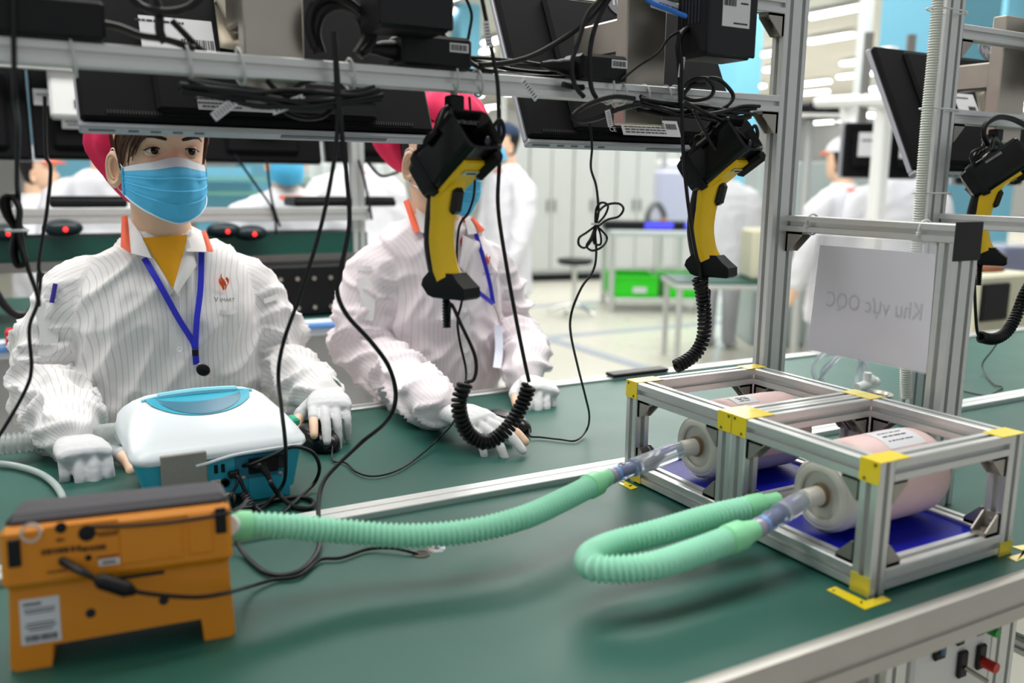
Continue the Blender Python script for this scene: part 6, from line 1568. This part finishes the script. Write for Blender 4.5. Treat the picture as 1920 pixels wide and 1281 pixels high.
# ------------------------------------------------------------------ cart with green bins, stool, bench with instrument
fl = at(1145, 586, Z=FZ); D_ = (fl - CAMP).dot(_f)
g0 = at(1048, 432, D=D_ + .8); g1 = at(1312, 432, D=D_); g2 = fl
ex_ = V((1, -.55, 0)).normalized(); ey_ = V((.55, 1, 0)).normalized(); RC = Matrix((ex_, ey_, V((0, 0, 1)))).transposed()
tz = at(1145, 436, D=D_).z; W1c, D1c = 1.05, .75
ct = thing('bin_cart', 'steel cart with a tray table top beyond the second worker', 'cart', fl + ex_ * W1c / 2 + ey_ * D1c / 2)
cc = fl + ex_ * W1c / 2 + ey_ * D1c / 2
part('table_top', mat('cart_top', '#bcc6c6', .35), ct, lambda b: b.box(V((cc.x, cc.y, tz)), (W1c + .06, D1c + .06, .05), RC, .01))
sz_ = at(1145, 562, D=D_).z
part('lower_shelf', ALU, ct, lambda b: b.box(V((cc.x, cc.y, sz_)), (W1c, D1c, .04), RC, .006))
for a_ in (0, 1):
    for b_ in (0, 1):
        q = fl + ex_ * W1c * a_ + ey_ * D1c * b_; part('leg', ALU, ct, lambda b: b.cyl((q.x, q.y, FZ), (q.x, q.y, tz), .03, n=12))
GRN = mat('green_bin', '#2fd61e', .4, 0, .04, 20)
for i, (u_, wv) in enumerate(((.24, .46), (.76, .46))):
    for j_ in range(1):
        q = fl + ex_ * W1c * u_ + ey_ * D1c * .5; zb = sz_ + .02
        t = thing('green_bin', 'bright green plastic bin on the cart shelf, %s' % ('left one with white label' if i == 0 else 'right one'), 'bin', V((q.x, q.y, zb)), 'green bins on the cart')
        hh = .21
        part('floor', GRN, t, lambda b: b.box(V((q.x, q.y, zb + .01)), (wv, .62, .02), RC))
        for sx, sy, lx_, ly_ in ((0, -.30, wv, .02), (0, .30, wv, .02), (-wv / 2, 0, .02, .62), (wv / 2, 0, .02, .62)):
            part('side', GRN, t, lambda b: b.box(V((q.x, q.y, zb + hh / 2)) + ex_ * sx + ey_ * sy, (lx_, ly_, hh), RC, .006))
        part('rim', GRN, t, lambda b: [b.box(V((q.x, q.y, zb + hh)) + ex_ * sx + ey_ * sy, (lx_, ly_, .03), RC, .006) for sx, sy, lx_, ly_ in ((0, -.31, wv + .03, .04), (0, .31, wv + .03, .04), (-wv / 2, 0, .04, .62), (wv / 2, 0, .04, .62))])
        if i == 0: part('bin_label', PAPER, t, lambda b: b.box(V((q.x, q.y, zb + .08)) + ex_ * .05 - ey_ * .318, (.14, .006, .06), RC), False)
tr = fl + ex_ * W1c * .3 + ey_ * .4
t = thing('parts_tray', 'long black tray with blue lit parts on the cart top', 'tray', V((tr.x, tr.y, tz + .025)))
part('tray', BLKP, t, lambda b: b.box(V((cc.x, cc.y, tz + .07)) - ex_ * .02, (W1c + .1, .3, .09), RC, .01))
for dx in (-.02, .33): part('blue_display', mat('blue_glow', '#4a48e8', .4, emit=.8, var=0), t, lambda b: b.box(V((cc.x, cc.y, tz + .075)) + ex_ * dx - ey_ * .152, (.30 if dx < 0 else .16, .01, .06), RC))
p = at(1230, 395, D=D_ + .3); t = thing('robot_arm', 'small grey arched arm standing on the cart', 'machine', V((p.x, p.y, tz + .02)))
part('arch', mat('arm_grey', '#7d7f80', .5), t, lambda b: b.tube(spline([V((p.x - .1, p.y, tz + .03)), V((p.x - .1, p.y, tz + .2)), V((p.x, p.y, tz + .30)), V((p.x + .1, p.y, tz + .2)), V((p.x + .11, p.y, tz + .12))]), .035, 12))
part('tip', mat('arm_orange', '#d08a58', .5), t, lambda b: b.sphere(V((p.x + .11, p.y, tz + .1)), .05, 12, 8))
# lavender machine cover behind the cart
p = at(1262, 370, D=D_ + 1.2); t = thing('machine_cover', 'pale lavender machine cover behind the cart', 'machine', V((p.x, p.y, FZ)))
part('cover', mat('lavender', '#c9cae4', .4), t, lambda b: b.box(V((p.x, p.y, p.z)), (.42, .4, .62), RC, .03))
part('stand', ALU, t, lambda b: [b.cyl((p.x - .15, p.y, FZ), (p.x - .15, p.y, p.z + .9), .03, n=10), b.cyl((p.x + .15, p.y, FZ), (p.x + .15, p.y, p.z + .3), .03, n=10)])
part('lamp_bar', WHITEP, t, lambda b: b.box(V((p.x + .3, p.y, p.z + .38)), (.9, .12, .1), RC, .02))
# stool
p = at(1078, 490, D=D_ - .4)
t = thing('work_stool', 'black-topped stool with chrome star base beside the cart', 'stool', V((p.x, p.y, FZ)))
part('seat', BLKP, t, lambda b: b.lathe(V((p.x, p.y, p.z)), (0, 0, 1), [(-.03, .15), (.0, .18), (.025, .17), (.035, .1)], 24))
part('column', MATS['chrome'], t, lambda b: b.cyl((p.x, p.y, FZ + .1), (p.x, p.y, p.z - .02), .025, n=12))
for k_ in range(5):
    a_ = k_ * 2 * math.pi / 5; part('foot', MATS['chrome'], t, lambda b: b.tube([V((p.x, p.y, FZ + .12)), V((p.x + .14 * math.cos(a_), p.y + .14 * math.sin(a_), FZ + .09)), V((p.x + .26 * math.cos(a_), p.y + .26 * math.sin(a_), FZ + .04))], .018, 8))
# bench with cream instrument
b0 = at(1268, 690, Z=FZ); Db = (b0 - CAMP).dot(_f); bz = at(1300, 528, D=Db).z
bn = thing('side_bench', 'green-topped steel bench with cream instrument beyond the scanner', 'bench', V((b0.x + .5, b0.y, FZ)))
bc_ = b0 + ex_ * .62 + ey_ * .27
part('top', BELT, bn, lambda b: b.box(V((bc_.x, bc_.y, bz)), (1.3, .6, .02), RC), False)
part('edge', ALU, bn, lambda b: b.box(V((bc_.x, bc_.y, bz - .025)), (1.32, .62, .035), RC, .008))
for dx, dy in ((0, 0), (.62, 0), (0, .52), (1.22, 0), (1.22, .52)):
    ql = b0 + ex_ * dx + ey_ * dy; part('leg', ALU, bn, lambda b: b.cyl((ql.x, ql.y, FZ), (ql.x, ql.y, bz - .02), .022, n=10))
p = at(1450, 480, D=Db + .15); t = thing('bench_instrument', 'cream bench instrument with dark window beside the corner post', 'instrument', V((p.x, p.y, bz + .01)))
part('case', mat('cream_case', '#d3d1b8', .5), t, lambda b: b.box(V((p.x, p.y, bz + .20)), (.42, .35, .37), RC, .02))
part('window', BLKP, t, lambda b: b.box(V((p.x, p.y, bz + .22)) + ex_ * .05 - ey_ * .172, (.12, .02, .22), RC, .01))
part('feet', RUB, t, lambda b: b.box(V((p.x, p.y, bz + .014)), (.36, .3, .012), RC))

# ------------------------------------------------------------------ far right stations
def bmon2(label, px0, px1, py0, py1, D, rot):
    c = at((px0 + px1) / 2, (py0 + py1) / 2, D=D); wd = (px1 - px0) * D / FPX; h = (py1 - py0) * D / FPX; R = Matrix.Rotation(rot, 3, 'Z')
    t = thing('monitor', label, 'monitor', c - V((0, 0, h / 2)), 'monitors at the far right stations')
    part('back_shell', MONB, t, lambda b: b.box(c, (wd, .04, h), R, .008)); part('bezel', MONS, t, lambda b: b.box(c + R @ V((-.01, .025, 0)), (wd + .01, .015, h + .01), R, .003))
    part('bulge', MONB, t, lambda b: b.box(c + R @ V((0, -.03, 0)), (wd * .6, .04, h * .6), R, .008))
    sticker(t, c + R @ V((wd * .1, -.054, h * .1)), R @ V((1, 0, 0)), (0, 0, 1), .11, .12, rows=((0, .02, .08, .01),))
    part('hanger', ALUD, t, lambda b: b.box(c + R @ V((0, .04, h / 2 + .15)), (.04, .03, .6), R))
bmon2('far black monitor with white label right of the corner post', 1583, 1650, 232, 332, 4.6, -.6)
bmon2('far black monitor behind the conduit', 1668, 1722, 236, 334, 4.6, -.6)
bmon2('far black monitor between conduit and right scanner', 1790, 1925, 280, 345, 3.4, -.3)
p = at(1650, 300, D=4.4); st = thing('station_frame', 'white frame of the far right station with lit tube', 'frame', V((p.x, p.y, FZ)))
part('post', WHITEP, st, lambda b: b.box(V((p.x, p.y, .1)), (.07, .07, 2.0), bev=.01))
r0, r1 = at(1535, 192, D=5.6), at(1690, 186, D=4.0)
part('top_rail', WHITEP, st, lambda b: b.tube([r0, r1], .035, 8))
part('lit_tube', LAMP, st, lambda b: b.tube([at(1622, 212, D=4.9), at(1715, 217, D=4.6)], .022, 8))
part('tube_housing', LAMPB, st, lambda b: b.tube([at(1620, 204, D=4.9), at(1718, 209, D=4.6)], .03, 8))
part('cross_arm', WHITEP, st, lambda b: b.tube([at(1590, 195, D=5.0), at(1592, 235, D=5.0)], .045, 8))
t = thing('black_equipment', 'row of dark equipment on the far right shelf', 'equipment', at(1540, 225, D=6))
e0 = at(1540, 225, D=6); part('shelf', WHITEP, t, lambda b: b.box(at(1540, 219, D=6), (.7, .35, .02), RC)); part('leg', ALU, t, lambda b: b.cyl((e0.x, e0.y + .1, FZ), (e0.x, e0.y + .1, e0.z), .03, n=10))
for k_ in range(3): part('unit', BLKP, t, lambda b: b.box(at(1512 + k_ * 27, 208, D=6), (.12, .2, .11), bev=.02))
cb0 = at(1545, 300, D=7.5); t = thing('pale_cabinet', 'low pale cabinet beyond the corner post', 'cabinet', V((cb0.x, cb0.y, FZ)))
part('body', mat('pale_green_grey', '#b9c6c6', .5), t, lambda b: b.box(V((cb0.x, cb0.y, (FZ + .62) / 2)), (1.2, .5, .62 - FZ), RC, .01))
part('worktop', WHITEP, t, lambda b: b.box(V((cb0.x, cb0.y, .14)) - ey_ * .3, (1.3, .3, .05), RC, .01))
part('door_line', CABH, t, lambda b: b.box(V((cb0.x, cb0.y, -.3)) - ey_ * .26, (.03, .02, .9), RC))
col_a = at(1372, 300, D=15); col_b = at(1738, 300, D=8.2)
for pos, cl, nm, lb in ((V((cb0.x, cb0.y, .62 + .072)) - ex_ * .35, '#e0463a', 'red_box', 'small red box on the pale cabinet beyond the corner post'), (at(1350, 252, Y=col_a.y - .30), '#e2613c', 'orange_sign', 'small orange sign on a blue column far down the hall'), (at(1690, 160, Y=col_b.y - .37), '#e0503a', 'red_sign', 'red and white sign on the wide blue column')):
    p = pos; o = tag(MB().box(p, (.14, .1, .14), None, .01).build(nm, mat(nm, cl, .5), None, loc=p), lb, 'sign' if 'sign' in nm else 'box')
    if nm == 'red_sign': part('lower_half', PAPER, o, lambda b: b.box(p - V((0, 0, .14)), (.14, .1, .14), None, .01))
# bench with boxes past the right edge of the far belt
b1 = at(1870, 520, Y=1.75); wb = thing('back_bench', 'bench with boxes behind the far belt at the right edge', 'bench', V((b1.x, b1.y, FZ)))
part('top', WHITEP, wb, lambda b: b.box(V((b1.x + .2, b1.y + .2, b1.z)), (1.6, .5, .03), bev=.005))
for dx in (-.5, .9): part('leg', ALU, wb, lambda b: b.box(V((b1.x + dx, b1.y + .2, (FZ + b1.z) / 2)), (.05, .05, b1.z - FZ)))
q = at(1880, 455, Y=1.80); t = thing('clear_bin', 'clear bin with violet contents at the right edge', 'bin', V((q.x, q.y, b1.z + .015)))
part('contents', mat('violet_stuff', '#4a4a86', .5), t, lambda b: b.box(V((q.x, q.y, b1.z + .07)), (.20, .14, .11), bev=.01))
part('walls', mat('clear_bin_m', '#c9d0dc', .15, 0, .02, alpha=.35), t, lambda b: b.box(V((q.x, q.y, b1.z + .08)), (.24, .18, .13), bev=.01))
q = at(1860, 610, Y=1.45); t = thing('cream_unit', 'cream unit with dark front below the bench at right', 'machine', V((q.x, q.y, FZ)))
part('case', MATS['cream_case'], t, lambda b: b.box(V((q.x, q.y + .1, (FZ + .12) / 2)), (.36, .3, .12 - FZ), bev=.01))
part('front', BLKP, t, lambda b: b.box(V((q.x - .09, q.y - .055, .02)), (.16, .02, .14), bev=.005))
part('brown_cover', mat('brown_cover', '#7a4a2c', .6, 0, .2, 30), t, lambda b: b.sphere(V((q.x + .02, q.y + .08, .125)), (.12, .06, .025), 16, 8))
# loose coil of clear tubing on the far belt under the notice
cc = at(1585, 705, Z=.05); t = thing('clear_tubing', 'loose loops of clear tubing on the far belt under the notice', 'tube', V((cc.x, cc.y, 0)))
for k_, (dx, r) in enumerate(((0, .058), (.008, .052), (-.006, .062))):
    part('loop', CLRW, t, lambda b: b.tube([V((cc.x + dx + r * 1.15 * math.cos(a_), cc.y + .02 * math.sin(a_ * 2 + k_), .062 + (r - .002) * math.sin(a_) )) for a_ in [i * math.pi / 14 for i in range(28)]], .0042, 8, True))
q = at(1625, 725, Z=.03); part('valve', WHITEP, t, lambda b: [b.cyl(q + V((-.03, 0, 0)), q + V((.03, 0, .008)), .010, n=12), b.cyl(q + V((0, 0, -.012)), q + V((0, 0, .03)), .008, n=12), b.sphere(q + V((.01, 0, .012)), .013, 12, 8)])
q = at(1640, 738, Z=.01); t2 = thing('steel_can_lid', 'round steel dish on the far belt behind the frames', 'dish', V((q.x, q.y, .0005)))
part('dish', STEEL, t2, lambda b: b.lathe(V((q.x, q.y, .0005)), (0, 0, 1), [(0, .030), (.008, .036), (.010, .037), (.010, .034), (.004, .029)], 28, False))
q = at(1200, 706, Y=1.02); tag(MB().box(V((q.x, 1.03, .010)), (.16, .035, .008), bev=.002).build('rubber_strip', RUB, None, loc=V((q.x, 1.03, .006))), 'dark rubber strip on the far rail beyond the frames', 'strip')
# ------------------------------------------------------------------ lift everything so that the floor is at z = 0
for o in list(S.objects):
    if o.parent is None: o.location.z += TABLE_Z
